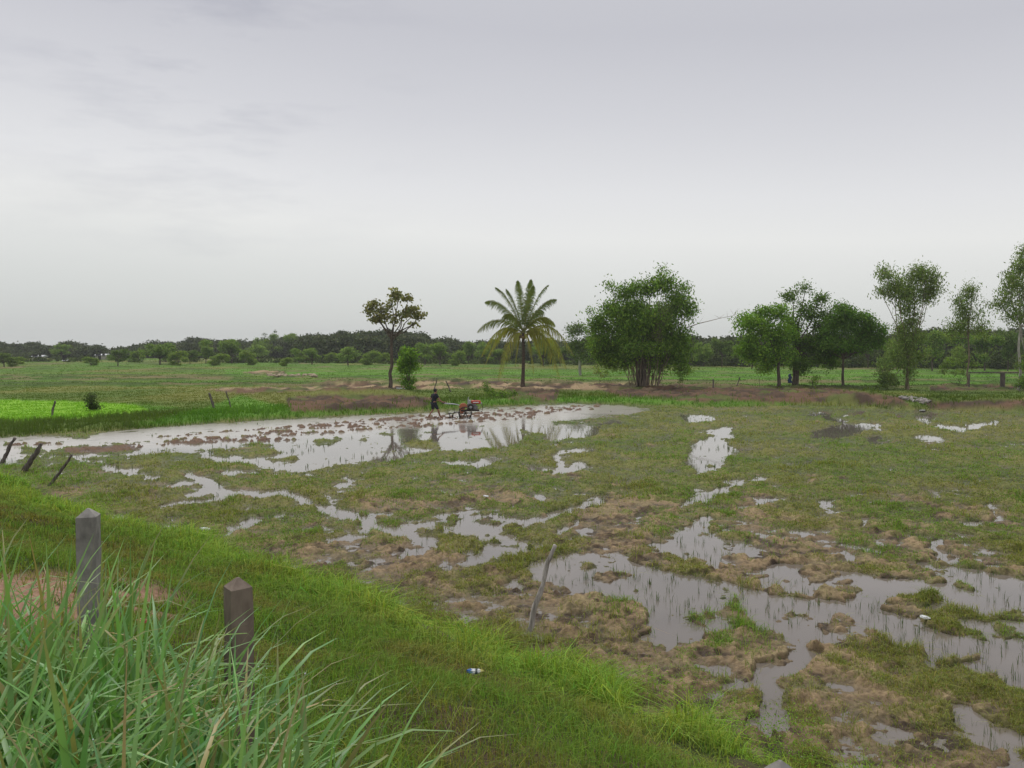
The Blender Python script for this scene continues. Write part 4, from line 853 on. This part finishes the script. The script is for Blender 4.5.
# ------------------------------------------------------------ concrete posts
def conc_post(px, py_top, D, wpx, hgt, label, mat, rz=0, lean=(0, 0)):
    tp_ = at_depth(px, py_top, D); wd = wpx / FOC * D * .93; gz = H(tp_[0], tp_[1])
    bm = bmesh.new(); r = wd / 2; hp = wd * .42; zt = tp_[2] - gz + .3
    rings = []
    nseg = 14
    for i in range(nseg + 1):
        z_ = (zt - hp) * i / nseg; rr_ = r * (1.06 - .08 * i / nseg)
        ring = []
        for (cx, cy) in ((-1, -1), (0, -1), (1, -1), (1, 0), (1, 1), (0, 1), (-1, 1), (-1, 0)):
            jx = random.uniform(-1, 1) * .0025; ring.append(bm.verts.new((cx * rr_ * (.965 if cx and cy else 1) + jx, cy * rr_ * (.965 if cx and cy else 1) + random.uniform(-1, 1) * .0025, z_)))
        rings.append(ring)
    for a_, b_ in zip(rings[:-1], rings[1:]):
        for j in range(8): bm.faces.new((a_[j], a_[(j + 1) % 8], b_[(j + 1) % 8], b_[j]))
    ap = [bm.verts.new((cx * r * .12, cy * r * .12, zt - .002)) for (cx, cy) in ((-1, -1), (0, -1), (1, -1), (1, 0), (1, 1), (0, 1), (-1, 1), (-1, 0))]
    for j in range(8): bm.faces.new((rings[-1][j], rings[-1][(j + 1) % 8], ap[(j + 1) % 8], ap[j]))
    bm.faces.new(ap); bm.faces.new(rings[0][::-1])
    o = bm_obj('concrete_post', bm, mat, None, False, (tp_[0], tp_[1], gz - .3)); o.rotation_euler = (lean[0], lean[1], rz)
    return tag(o, label, 'post', 'concrete fence posts along the bank')
conc_post(88, 508, 4.8, 20.5, 1, 'grey square concrete post with a pointed top, farthest to the left', M_conc, math.radians(12))
conc_post(238, 577, 3.05, 25, 1, 'brown-stained square concrete post rising from the long grass', M_conc_brown, math.radians(40))
conc_post(780, 760, 2.75, 30, 1, 'concrete post of which only the tip shows at the bottom edge', M_conc, math.radians(35))

# ------------------------------------------------------------ wooden stakes
def stake(name, p0, p1, D0, D1, wpx, label, mat, cat='stake', group=None, bury=.25, wig=.03, sides=7, r1=.75, branches=()):
    a_ = at_depth(*p0, D0); b_ = at_depth(*p1, D1); L_ = np.linalg.norm(b_ - a_); dv = (b_ - a_) / L_
    root_ = Vector(a_); r0 = wpx / FOC * D0 / 2
    path = wiggle(-dv * bury, b_ - a_, 12, wig); T = Tubes(); rad = np.linspace(r0, r0 * r1, 12) * rng.uniform(.82, 1.15, 12)
    V, F = tube_np(path, rad, sides); V += rng.normal(0, r0 * .12, V.shape); ns = len(V); V = np.concatenate([V, [path[-1] + dv * r0 * .3]]); ring = np.arange(ns - sides, ns)
    F2 = np.stack([ring, np.roll(ring, -1), np.full(sides, ns)], 1)
    Vs, Fs = [V], [F]; off = len(V)
    for (t_, dvec, ln) in branches:
        q = path[int(t_ * 11)]; V3, F3 = tube_np(wiggle(q, q + np.array(dvec) * ln, 5, .08), np.linspace(r0 * .5, r0 * .2, 5), 4); Vs.append(V3); Fs.append(F3 + off); off += len(V3)
    o = fast_mesh(name, np.concatenate(Vs), [np.concatenate(Fs), F2], mat, None, None, smooth=False); o.location = root_
    return tag(o, label, cat, group)
def gD(px, py): return ground(px, py).y
def stk(px0, py0, px1, py1, wpx, label, mat=M_wood, lean=0, **kw):
    D = gD(px0, py0); return stake('wooden_stake', (px0, py0), (px1, py1), D, D + lean, wpx, label, mat, **kw)
gp = 'old wooden stakes around the field'
stk(1, 464, 15, 438, 4, 'leftmost leaning stake at the left edge by the flooded field', group=gp)
stk(24, 471, 41, 444, 5.5, 'thick dark leaning stake, middle of the three at the left edge', group=gp)
stk(49, 486, 72, 455, 3.5, 'thin leaning stake, rightmost of the three at the left edge', group=gp, wig=.06, branches=((.9, (.3, 0, 1), .2),))
stk(52, 417, 55, 401, 2.4, 'short upright stake left of the small dark shrub', group=gp)
stk(214, 410, 209, 393, 2.6, 'stout tilted stake behind the flooded field', group=gp)
stk(231, 408, 226, 391, 1.4, 'thin tilted stake right beside the stout one', group=gp)
stk(434, 392, 437, 378, 1.2, 'thin pole standing behind the farmer', group=gp)
stk(451, 392, 446, 381, 1.5, 'broken leaning branch stub behind the tractor', group=gp, branches=((.6, (-.6, 0, .6), .5),))
stk(713, 388, 713, 379, 1.6, 'short stake left of the small sapling on the brown bund', group=gp)
stk(737, 386, 740, 377, 1.2, 'short forked stake nearest the small sapling', group=gp, branches=((.5, (.5, 0, .7), .4),))
g0 = ground(530, 638)
stake('weathered_pole', (529, 640), (555, 545), g0.y, g0.y + .25, 5.8, 'pale weathered split pole leaning at the foot of the bank', M_wood_grey, 'pole', None, .2, .035, 9, .8)

# wooden rail at the right edge
b = base_at(1003, 79); fr_o = thing('wooden_fence', 'low wooden rail on a stout post at the right edge', 'fence', b); mm = 79 / FOC
bm = bmesh.new(); bm_box(bm, (0, 0, .55), (.34, .34, 1.5), None, .03); bm_obj('post', bm, M_wood, fr_o)
bm = bmesh.new(); bm_box(bm, (-.6, 0, 1.36), (5.6, .1, .12), None, .02); bm_obj('rail', bm, M_wood, fr_o)
bm = bmesh.new(); bm_box(bm, (-3.3, 0, .4), (.12, .12, 1.7), None, .02); bm_obj('post', bm, M_wood, fr_o)

# ------------------------------------------------------------ water outlet, stones, rubble, plank, sheet
def rocks(name, pts, rs, mat, label, cat='rubble', flat=.6):
    Vs = []; Fs = []; n0 = 0
    for (q, r_) in zip(pts, rs):
        bm = bmesh.new(); bmesh.ops.create_icosphere(bm, subdivisions=1, radius=1); V = np.array([v.co[:] for v in bm.verts]); Fc = np.array([[v.index for v in f.verts] for f in bm.faces]); bm.free()
        V = V * (1 + rng.normal(0, .18, (len(V), 1))) * r_ * np.array([1, rng.uniform(.6, 1), rng.uniform(.4, flat)]); a_ = rng.uniform(0, 6.3); R_ = np.array([[math.cos(a_), -math.sin(a_), 0], [math.sin(a_), math.cos(a_), 0], [0, 0, 1]])
        Vs.append(V @ R_.T + np.array(q)); Fs.append(Fc + n0); n0 += len(V)
    return tag(fast_mesh(name, np.concatenate(Vs), np.concatenate(Fs), mat), label, cat, kind='stuff')
M_stone = noisy_mat('pale_stone', (.22, .19, .17), (.42, .39, .36), 4); M_sand = noisy_mat('sandy_rubble', (.3, .23, .15), (.55, .45, .33), 2)
pts = []; rs = []
for _ in range(70):
    f_ = rng.uniform(0, 1); q = ground(902 + f_ * 26 + rng.normal(0, 1.5), 398 + f_ * 4 + rng.normal(0, 1)); pts.append((q.x, q.y, q.z + .04)); rs.append(rng.uniform(.08, .28))
rocks('stones', pts, rs, M_stone, 'pale stones beside the water outlet under the forked eucalyptus', 'stones')
pts = []; rs = []
for _ in range(90):
    q = ground(268 + 48 * rng.uniform() ** 1.4, rng.uniform(374.5, 376.5)); pts.append((q.x, q.y, q.z + rng.uniform(0, .1))); rs.append(rng.uniform(.1, .36))
rocks('rubble', pts, rs, M_sand, 'pale sandy rubble heap in the left fields')
M_foam, t, p = new_mat('running_water'); p.inputs['Base Color'].default_value = (.30, .30, .29, 1); p.inputs['Roughness'].default_value = .25
tcn = t.nodes.new('ShaderNodeTexCoord'); n = t.nodes.new('ShaderNodeTexNoise'); n.inputs['Scale'].default_value = 6; t.links.new(tcn.outputs['Object'], n.inputs[0]); b = t.nodes.new('ShaderNodeBump'); b.inputs['Strength'].default_value = .8; b.inputs['Distance'].default_value = .06
t.links.new(n.outputs[0], b.inputs['Height']); t.links.new(b.outputs[0], p.inputs['Normal'])
ctr = [(932, 401, 1.0), (930, 404, 1.6), (927, 407, 2.4), (924, 409, 3.5), (922, 411, 4.5)]
Vs = []
for (qx, qy, hw) in ctr:
    zz = np.interp(qy, [401, 409, 421], [.50, .05, .012])
    for j in range(-3, 4):
        q = on_plane(qx + hw * .75 * j / 3 * rng.uniform(.8, 1.1), qy, zz); Vs.append((q[0], q[1], zz + (.04 if j % 2 else 0) * (qy > 402)))
nn = 7; idx = np.arange(len(Vs)).reshape(-1, nn); F = np.stack([idx[:-1, :-1], idx[:-1, 1:], idx[1:, 1:], idx[1:, :-1]], -1).reshape(-1, 4)
o = fast_mesh('stream', np.array(Vs), F, M_foam, smooth=True); tag(o, kind='structure')
q = ground(391, 389); bm = bmesh.new(); bm_box(bm, (-.5, -.1, .12), (1.3, .35, .05), Matrix.Rotation(.05, 3, 'Y'), .01); bm_box(bm, (-.9, -.1, .03), (.1, .3, .12)); bm_box(bm, (0, -.1, .03), (.1, .3, .12))
o = bm_obj('plank_bench', bm, noisy_mat('pale_plank', (.4, .44, .48), (.6, .64, .67), 3)); o.location = (q.x, 79, H(q.x, 79)); tag(o, 'low pale plank bench at the foot of the open tree', 'bench')
# blue sheet hanging on the trunk
bq = base_at(790, 83.2); bm = bmesh.new(); G = []
for i in range(9):
    row = []
    for j in range(6):
        u_, v_ = j / 5 - .5, i / 8; row.append(bm.verts.new((u_ * .75 * (.32 + .3 * (1 - v_)) + .05 * math.sin(i * 1.7), .07 * math.sin(j * 2.3 + i) - .05, .35 + v_ * .95)))
    G.append(row)
for i in range(8):
    for j in range(5): bm.faces.new((G[i][j], G[i][j + 1], G[i + 1][j + 1], G[i + 1][j]))
o = bm_obj('blue_sheet', bm, noisy_mat('blue_plastic', (.03, .05, .12), (.05, .09, .22), 4, .5), None, True, bq); md = o.modifiers.new('t', 'SOLIDIFY'); md.thickness = .02; tag(o, 'crumpled blue plastic sheet hung on the tall tree trunk', 'sheet')

# ------------------------------------------------------------ litter
def crumple(name, px, py, size, mat, label, cat='litter', flat=.35, asp=.5, rz=0, two=None, lift=.05):
    g_ = ground(px, py); bm = bmesh.new(); bmesh.ops.create_icosphere(bm, subdivisions=3, radius=.5)
    for v in bm.verts:
        k__ = 1 + .35 * (math.sin(v.co.x * 17 + v.co.y * 9) * math.cos(v.co.z * 13 + v.co.y * 21)) * .5 + random.uniform(-.06, .06); v.co = v.co * k__
    bmesh.ops.scale(bm, vec=(size, size * asp, size * flat), verts=bm.verts)
    if two:
        for f in bm.faces: f.material_index = two(f.calc_center_median() / size)
    o = bm_obj(name, bm, mat, None, False, (g_.x, g_.y, g_.z + size * flat * .4 + lift)); o.rotation_euler = (0, .1, rz); return tag(o, label, cat)
Mw = noisy_mat('white_plastic', (.6, .62, .62), (.82, .83, .82), 9, .4); Mb = noisy_mat('blue_print', (.03, .10, .35), (.06, .2, .5), 9, .4); Mr = noisy_mat('red_print', (.35, .04, .04), (.5, .09, .07), 9, .4); My = noisy_mat('yellow_print', (.45, .42, .12), (.6, .55, .2), 9, .4); Mk = noisy_mat('dark_print', (.02, .03, .03), (.05, .08, .08), 9, .4)
crumple('snack_wrapper', 475, 686, .17, [Mw, Mb, Mk, My], 'crumpled blue and white wrapper lying on the turf', asp=.36, flat=.3, rz=.25, lift=.13, two=lambda c: (1 if c.x < -.22 else 2 if abs(c.x - .05) < .07 else 3 if c.x > .28 else 0))
crumple('snack_wrapper', 143, 637, .10, [Mr, Mw], 'red and white wrapper on the turf between the two posts', asp=.7, rz=.4, lift=.11, two=lambda c: 1 if c.y > .08 else 0)
crumple('white_scrap', 205, 542, .22, Mw, 'white scrap at the foot of the bank', asp=.6, rz=.3, lift=.26)
crumple('foam_scrap', 925, 622, .16, Mw, 'pale scrap lying at the edge of the pool', asp=.6, rz=-.6)
crumple('paper_scrap', 486, 499, .16, Mw, 'tiny white speck of litter out in the churned field', asp=.7)

# ------------------------------------------------------------ the farmer
def skinned(name, J, E, mat, parent, sub=2, root='pelvis'):
    bm = bmesh.new(); sl = bm.verts.layers.skin.verify(); vs = {}
    for k__, (co, r_) in J.items():
        v = bm.verts.new(co); vs[k__] = v; v[sl].radius = (r_, r_) if not isinstance(r_, tuple) else r_; v[sl].use_root = (k__ == root)
    for a_, b_ in E: bm.edges.new((vs[a_], vs[b_]))
    me = bpy.data.meshes.new(name); bm.to_mesh(me); bm.free(); me.materials.append(mat)
    o = bpy.data.objects.new(name, me); COL.objects.link(o); o.parent = parent
    m1 = o.modifiers.new('skin', 'SKIN'); m1.use_smooth_shade = True; m2 = o.modifiers.new('sub', 'SUBSURF'); m2.levels = sub; m2.render_levels = sub
    return o
gp_ = ground(434, 416.5); FX = Vector((gp_.x, gp_.y, -.04))
person = thing('person', 'person in dark t-shirt and shorts walking behind the red tractor', 'person', FX)
M_skin = noisy_mat('skin', (.24, .12, .075), (.30, .155, .10), 5, .6, .1); M_shirt = noisy_mat('dark_shirt', (.010, .011, .018), (.022, .024, .034), 9, .9, .4); M_short = noisy_mat('dark_shorts', (.012, .016, .026), (.025, .03, .042), 9, .9, .4); M_hair = noisy_mat('hair', (.006, .005, .005), (.015, .013, .012), 30, .6)
ff = np.array([.80, .60, 0]); rt = np.array([.60, -.80, 0]); upz = np.array([0, 0, 1.])
def bp(f, r, u): return tuple(ff * f + rt * r + upz * u)
hr = (.60, -.20, .92); hl = (.66, .30, .94)
J = {'pelvis': (bp(-.02, 0, .93), .125), 'waist': (bp(0, 0, 1.08), .12), 'chest': (bp(.05, 0, 1.28), .14), 'upper': (bp(.08, 0, 1.41), .11), 'neck': (bp(.10, 0, 1.50), .052), 'jaw': (bp(.14, 0, 1.57), .066), 'skull': (bp(.13, 0, 1.66), .092), 'crown': (bp(.12, 0, 1.72), .06), 'nose': (bp(.235, 0, 1.615), .014)}
E = [('pelvis', 'waist'), ('waist', 'chest'), ('chest', 'upper'), ('upper', 'neck'), ('neck', 'jaw'), ('jaw', 'skull'), ('skull', 'crown'), ('skull', 'nose')]
for sd_, sg, hand, kx, fx_ in (('r', 1, hr, bp(.22, .12, .52), bp(.36, .14, .10)), ('l', -1, hl, bp(.02, -.14, .50), bp(-.30, -.12, .12))):
    sh = np.array(bp(.07, sg * .19, 1.40)); hd = np.array(hand); el_ = np.array(bp(.16 if sg > 0 else -.05, sg * .34, 1.14))
    wr = hd - (hd - el_) / np.linalg.norm(hd - el_) * .09
    J['sh' + sd_] = (tuple(sh), .062); J['el' + sd_] = (tuple(el_), .042); J['wr' + sd_] = (tuple(wr), .027); J['pa' + sd_] = (tuple(hd), (.038, .02))
    E += [('upper', 'sh' + sd_), ('sh' + sd_, 'el' + sd_), ('el' + sd_, 'wr' + sd_), ('wr' + sd_, 'pa' + sd_)]
    fd = (hd - wr) / np.linalg.norm(hd - wr)
    for i_, (oy, ln) in enumerate(((-.03, .034), (-.01, .04), (.01, .038), (.03, .03))):
        a1 = hd + fd * .045 + np.array([0, oy, .006]); a2 = a1 + fd * ln * .6 + np.array([0, 0, -ln * .7]); a3 = a2 + np.array([0, 0, -ln * .5]) - fd * ln * .5
        for nm, q in (('a', a1), ('b', a2), ('c', a3)): J[f'f{sd_}{i_}{nm}'] = (tuple(q), .0095)
        E += [('pa' + sd_, f'f{sd_}{i_}a'), (f'f{sd_}{i_}a', f'f{sd_}{i_}b'), (f'f{sd_}{i_}b', f'f{sd_}{i_}c')]
    th = hd - fd * .02 + np.array([0, -sg * .035, 0]); J['t' + sd_ + 'a'] = (tuple(th), .011); J['t' + sd_ + 'b'] = (tuple(th + fd * .035 + np.array([0, -sg * .01, -.02])), .0095)
    E += [('pa' + sd_, 't' + sd_ + 'a'), ('t' + sd_ + 'a', 't' + sd_ + 'b')]
    hp = np.array(bp(-.02, sg * .10, .88)); kn = np.array(kx); an = np.array(fx_)
    J['hp' + sd_] = (tuple(hp), .095); J['kn' + sd_] = (tuple(kn), .058); J['cf' + sd_] = (tuple(kn * .6 + an * .4 + ff * -.02), .055); J['an' + sd_] = (tuple(an), .036); J['ft' + sd_] = (tuple(an + ff * .12 - upz * .05), (.045, .026)); J['to' + sd_] = (tuple(an + ff * .2 - upz * .06), (.04, .018)); J['he' + sd_] = (tuple(an - ff * .04 - upz * .05), .03)
    E += [('pelvis', 'hp' + sd_), ('hp' + sd_, 'kn' + sd_), ('kn' + sd_, 'cf' + sd_), ('cf' + sd_, 'an' + sd_), ('an' + sd_, 'ft' + sd_), ('ft' + sd_, 'to' + sd_), ('an' + sd_, 'he' + sd_)]
skinned('body', J, E, M_skin, person); person.scale = (1.06, 1.06, 1.06)
JS = {'pelvis': (bp(-.02, 0, .90), .155), 'waist': (bp(0, 0, 1.08), .15), 'chest': (bp(.05, 0, 1.28), .168), 'upper': (bp(.08, 0, 1.42), .125), 'neck': (bp(.10, 0, 1.475), .075)}
ES = [('pelvis', 'waist'), ('waist', 'chest'), ('chest', 'upper'), ('upper', 'neck')]
JP = {'pelvis': (bp(-.02, 0, .96), .14)}; EP = []
for sd_, sg in (('r', 1), ('l', -1)):
    sh = np.array(J['sh' + sd_][0]); el_ = np.array(J['el' + sd_][0]); JS['sh' + sd_] = (tuple(sh + upz * .005), .085); JS['sl' + sd_] = (tuple(sh + (el_ - sh) * .68), .075); ES += [('upper', 'sh' + sd_), ('sh' + sd_, 'sl' + sd_)]
    hp = np.array(J['hp' + sd_][0]); kn = np.array(J['kn' + sd_][0]); JP['hp' + sd_] = (tuple(hp), .12); JP['th' + sd_] = (tuple(hp + (kn - hp) * .95), .092); EP += [('pelvis', 'hp' + sd_), ('hp' + sd_, 'th' + sd_)]
skinned('shirt', JS, ES, M_shirt, person); skinned('shorts', JP, EP, M_short, person)
bm = bmesh.new(); bmesh.ops.create_icosphere(bm, subdivisions=3, radius=1)
for v in bm.verts:
    v.co = Vector((v.co.x * .108, v.co.y * .098, v.co.z * .112)); 
    if v.co.z < -.02: v.co.z = -.02 + (v.co.z + .02) * (1.0 if v.co.x < .01 else .1)
    if v.co.x > .05 and v.co.z < .05: v.co.x = .05
o = bm_obj('hair', bm, M_hair, person, True, bp(.11, 0, 1.675)); o.rotation_euler = (0, 0, math.atan2(ff[1], ff[0]))
for sg in (-1, 1):
    bm = bmesh.new(); bmesh.ops.create_icosphere(bm, subdivisions=2, radius=.011); bm_obj('eye', bm, M_hair, person, True, bp(.212, sg * .032, 1.645))
bm = bmesh.new(); bmesh.ops.create_icosphere(bm, subdivisions=2, radius=1); bmesh.ops.scale(bm, vec=(.008, .024, .006), verts=bm.verts)
o = bm_obj('mouth', bm, noisy_mat('lip', (.2, .07, .05), (.25, .09, .07), 5), person, True, bp(.205, 0, 1.572)); o.rotation_euler = (0, 0, math.atan2(ff[1], ff[0]))

# ------------------------------------------------------------ two-wheel tractor, heading +x
tr = thing('walking_tractor', 'red two-wheeled walking tractor churning the flooded mud', 'tractor', (FX.x, FX.y, -.05), None, math.radians(3))
M_red = noisy_mat('red_paint', (.36, .05, .03), (.50, .075, .045), 6, .4, .05); M_orange = noisy_mat('orange_paint', (.40, .12, .06), (.50, .18, .09), 6, .45, .05)
M_iron = noisy_mat('dirty_iron', (.02, .018, .016), (.06, .045, .035), 8, .6, .3); M_steel = noisy_mat('grey_steel', (.28, .29, .3), (.45, .46, .47), 8, .4, .1, metal=.5); M_engine = noisy_mat('engine_metal', (.12, .12, .12), (.25, .25, .25), 8, .5, .2, metal=.3); M_blk = noisy_mat('black_rubber', (.015, .015, .015), (.03, .03, .03), 8, .7)
# handlebars
for sg in (-1, 1):
    T = Tubes(); T.add(np.array([(.50, sg * .27, 1.0), (.66, sg * .27, .98), (.85, sg * .25, .95), (1.15, sg * .17, .93), (1.5, sg * .11, .88), (1.72, sg * .1, .72)]), .022, .026, 8); hb = T.build('handlebar', M_steel, tr)
    T = Tubes(); T.add(np.array([(.48, sg * .27, 1.0), (.56, sg * .27, .995), (.66, sg * .27, .98)]), .03, .03, 8); T.build('grip', M_blk, hb)
bm = bmesh.new(); bm_box(bm, (1.25, 0, .93), (.05, .34, .035), None, .008); bm_box(bm, (.95, 0, .95), (.04, .5, .03), None, .008); bm_obj('crossbar', bm, M_steel, tr)
# frame rails and transmission
bm = bmesh.new()
for sg in (-1, 1): bm_box(bm, (2.25, sg * .16, .52), (1.15, .06, .08), None, .01)
bm_box(bm, (2.75, 0, .52), (.06, .4, .12), None, .01); bm_obj('frame', bm, M_iron, tr)
bm = bmesh.new(); bm_box(bm, (1.78, 0, .62), (.30, .22, .46), None, .05); bm_box(bm, (1.74, 0, .42), (.2, .3, .24), None, .05); bm_obj('gearbox', bm, M_orange, tr)
# belt cover (orange rounded hood above gearbox)
bm = bmesh.new(); prof = []
for i in range(13):
    a_ = math.pi * i / 12; prof.append((1.83 - .25 * math.cos(a_), .76 + .22 * math.sin(a_)))
prof += [(2.08, .70), (1.58, .70)]
for y0 in (-.17, .17): pass
A = [bm.verts.new((p_[0], -.19, p_[1])) for p_ in prof]; B = [bm.verts.new((p_[0], .05, p_[1])) for p_ in prof]
for i in range(len(prof)): j = (i + 1) % len(prof); bm.faces.new((A[i], A[j], B[j], B[i]))
bm.faces.new(A[::-1]); bm.faces.new(B); bm_obj('belt_cover', bm, M_orange, tr)
# engine
bm = bmesh.new(); bm_box(bm, (2.35, .02, .76), (.56, .34, .36), None, .04); bm_box(bm, (2.66, .02, .70), (.14, .24, .22), None, .03); bm_obj('engine', bm, M_engine, tr)
bm = bmesh.new(); bmesh.ops.create_cone(bm, cap_ends=True, segments=24, radius1=.19, radius2=.19, depth=.07, matrix=Matrix.Translation((2.3, -.21, .74)) @ Matrix.Rotation(math.pi / 2, 4, 'X')); fw = bm_obj('flywheel', bm, M_iron, tr)
bm = bmesh.new(); bmesh.ops.create_cone(bm, cap_ends=True, segments=20, radius1=.08, radius2=.08, depth=.03, matrix=Matrix.Translation((2.3, -.262, .74)) @ Matrix.Rotation(math.pi / 2, 4, 'X')); bm_obj('hub', bm, M_steel, fw)
bm = bmesh.new(); vs = bm_box(bm, (0, 0, 0), (.62, .34, .22), None, .08)
for v in bm.verts:
    if v.co.x > .1: v.co.z -= (v.co.x - .1) * .12; v.co.y *= .9
bmesh.ops.translate(bm, vec=(2.62, .02, 1.05), verts=bm.verts); tk = bm_obj('fuel_tank', bm, M_red, tr, True)
bm = bmesh.new(); bmesh.ops.create_cone(bm, cap_ends=True, segments=16, radius1=.05, radius2=.05, depth=.05, matrix=Matrix.Translation((2.52, .02, 1.18))); bm_obj('cap', bm, M_blk, tk)
bm = bmesh.new(); bm_box(bm, (2.62, -.16, 1.03), (.36, .006, .05)); bm_obj('stripe', bm, noisy_mat('white_stripe', (.7, .7, .7), (.8, .8, .8), 4), tk)
bm = bmesh.new(); bm_box(bm, (2.22, .0, 1.04), (.16, .28, .24), None, .03); bm_obj('radiator', bm, M_steel, tr)
T = Tubes(); T.add(np.array([(2.14, -.1, .9), (2.14, -.1, 1.12), (2.14, -.1, 1.26)]), .045, .045, 10); T.add(np.array([(2.14, -.1, 1.26), (2.14, -.1, 1.32), (2.19, -.1, 1.36)]), .022, .022, 8); T.build('exhaust', M_steel, tr)
bm = bmesh.new(); bmesh.ops.create_cone(bm, cap_ends=True, segments=16, radius1=.07, radius2=.05, depth=.08, matrix=Matrix.Translation((2.97, .02, .95)) @ Matrix.Rotation(math.pi / 2, 4, 'Y')); bm_obj('headlight', bm, M_steel, tr)
T = Tubes(); T.add(np.array([(2.75, 0, .5), (3.0, 0, .45), (3.05, 0, .7), (2.98, 0, .95)]), .02, .02, 6); T.build('bumper', M_iron, tr)
# cage wheels
def cage_wheel(yc):
    T = Tubes(); th = np.linspace(0, 2 * np.pi, 25); R_ = .40
    for yo in (-.13, .13): T.add(np.stack([1.95 + R_ * np.cos(th), np.full(25, yc + yo), .36 + R_ * np.sin(th)], 1), .018, .018, 5)
    rim = T.build('wheel', M_iron, tr)
    bm = bmesh.new()
    for i in range(12):
        a_ = 2 * math.pi * i / 12; bm_box(bm, (1.95 + R_ * math.cos(a_), yc, .36 + R_ * math.sin(a_)), (.15, .34, .014), Matrix.Rotation(-a_ + .5, 3, 'Y'))
    bm_obj('paddle', bm, M_iron, rim)
    T = Tubes()
    for yo in (-.13, .13):
        for i in range(6): a_ = math.pi * i / 3; T.add(np.array([(1.95, yc + yo, .36), (1.95 + .2 * math.cos(a_), yc + yo, .36 + .2 * math.sin(a_)), (1.95 + R_ * math.cos(a_), yc + yo, .36 + R_ * math.sin(a_))]), .012, .012, 4)
    T.add(np.array([(1.95, yc - .2, .36), (1.95, yc, .36), (1.95, yc + .2, .36)]), .05, .05, 8); T.build('spoke', M_iron, rim)
cage_wheel(-.47); cage_wheel(.47)
# plough / levelling harrow at the rear
T = Tubes(); T.add(np.array([(1.7, 0, .4), (1.4, 0, .42), (1.15, 0, .34)]), .04, .03, 7); T.add(np.array([(1.2, -.35, .22), (1.2, 0, .24), (1.2, .35, .22)]), .03, .03, 6); T.add(np.array([(1.28, 0, .36), (1.26, 0, .55), (1.22, 0, .68)]), .02, .02, 6)
plo = T.build('plough', M_iron, tr)
bm = bmesh.new()
for yo in (-.3, 0, .3): bm_box(bm, (1.15, yo, .12), (.05, .05, .26)); bm_box(bm, (1.08, yo, .04), (.26, .16, .03), Matrix.Rotation(.5, 3, 'Y'))
bm_box(bm, (.98, 0, .33), (.26, .36, .05), None, .01); bm_box(bm, (.98, 0, .2), (.05, .05, .24)); bm_obj('blade', bm, M_iron, plo)

# ------------------------------------------------------------ haze
M_hz = bpy.data.materials.new('haze'); M_hz.use_nodes = True; t = M_hz.node_tree; t.nodes.clear(); oo = t.nodes.new('ShaderNodeOutputMaterial'); pv = t.nodes.new('ShaderNodeVolumePrincipled')
pv.inputs['Color'].default_value = (.93, .95, .97, 1); pv.inputs['Density'].default_value = .0003; t.links.new(pv.outputs[0], oo.inputs['Volume'])
xs = float(np.abs(x).max()) + 5 if False else 3900.0
bm = bmesh.new(); bmesh.ops.create_cube(bm, size=1)
x0, x1, y0, y1, z0, z1 = -4300., 4300., -60., 960., -1.4, 22.
for v in bm.verts: v.co = Vector(((x0 if v.co.x < 0 else x1), (y0 if v.co.y < 0 else y1), (z0 if v.co.z < 0 else z1)))
o = bm_obj('haze', bm, M_hz); tag(o, kind='stuff')
print('objects', len(bpy.data.objects), 'xmax', float(np.abs(ter.data.vertices[0].co.x)))
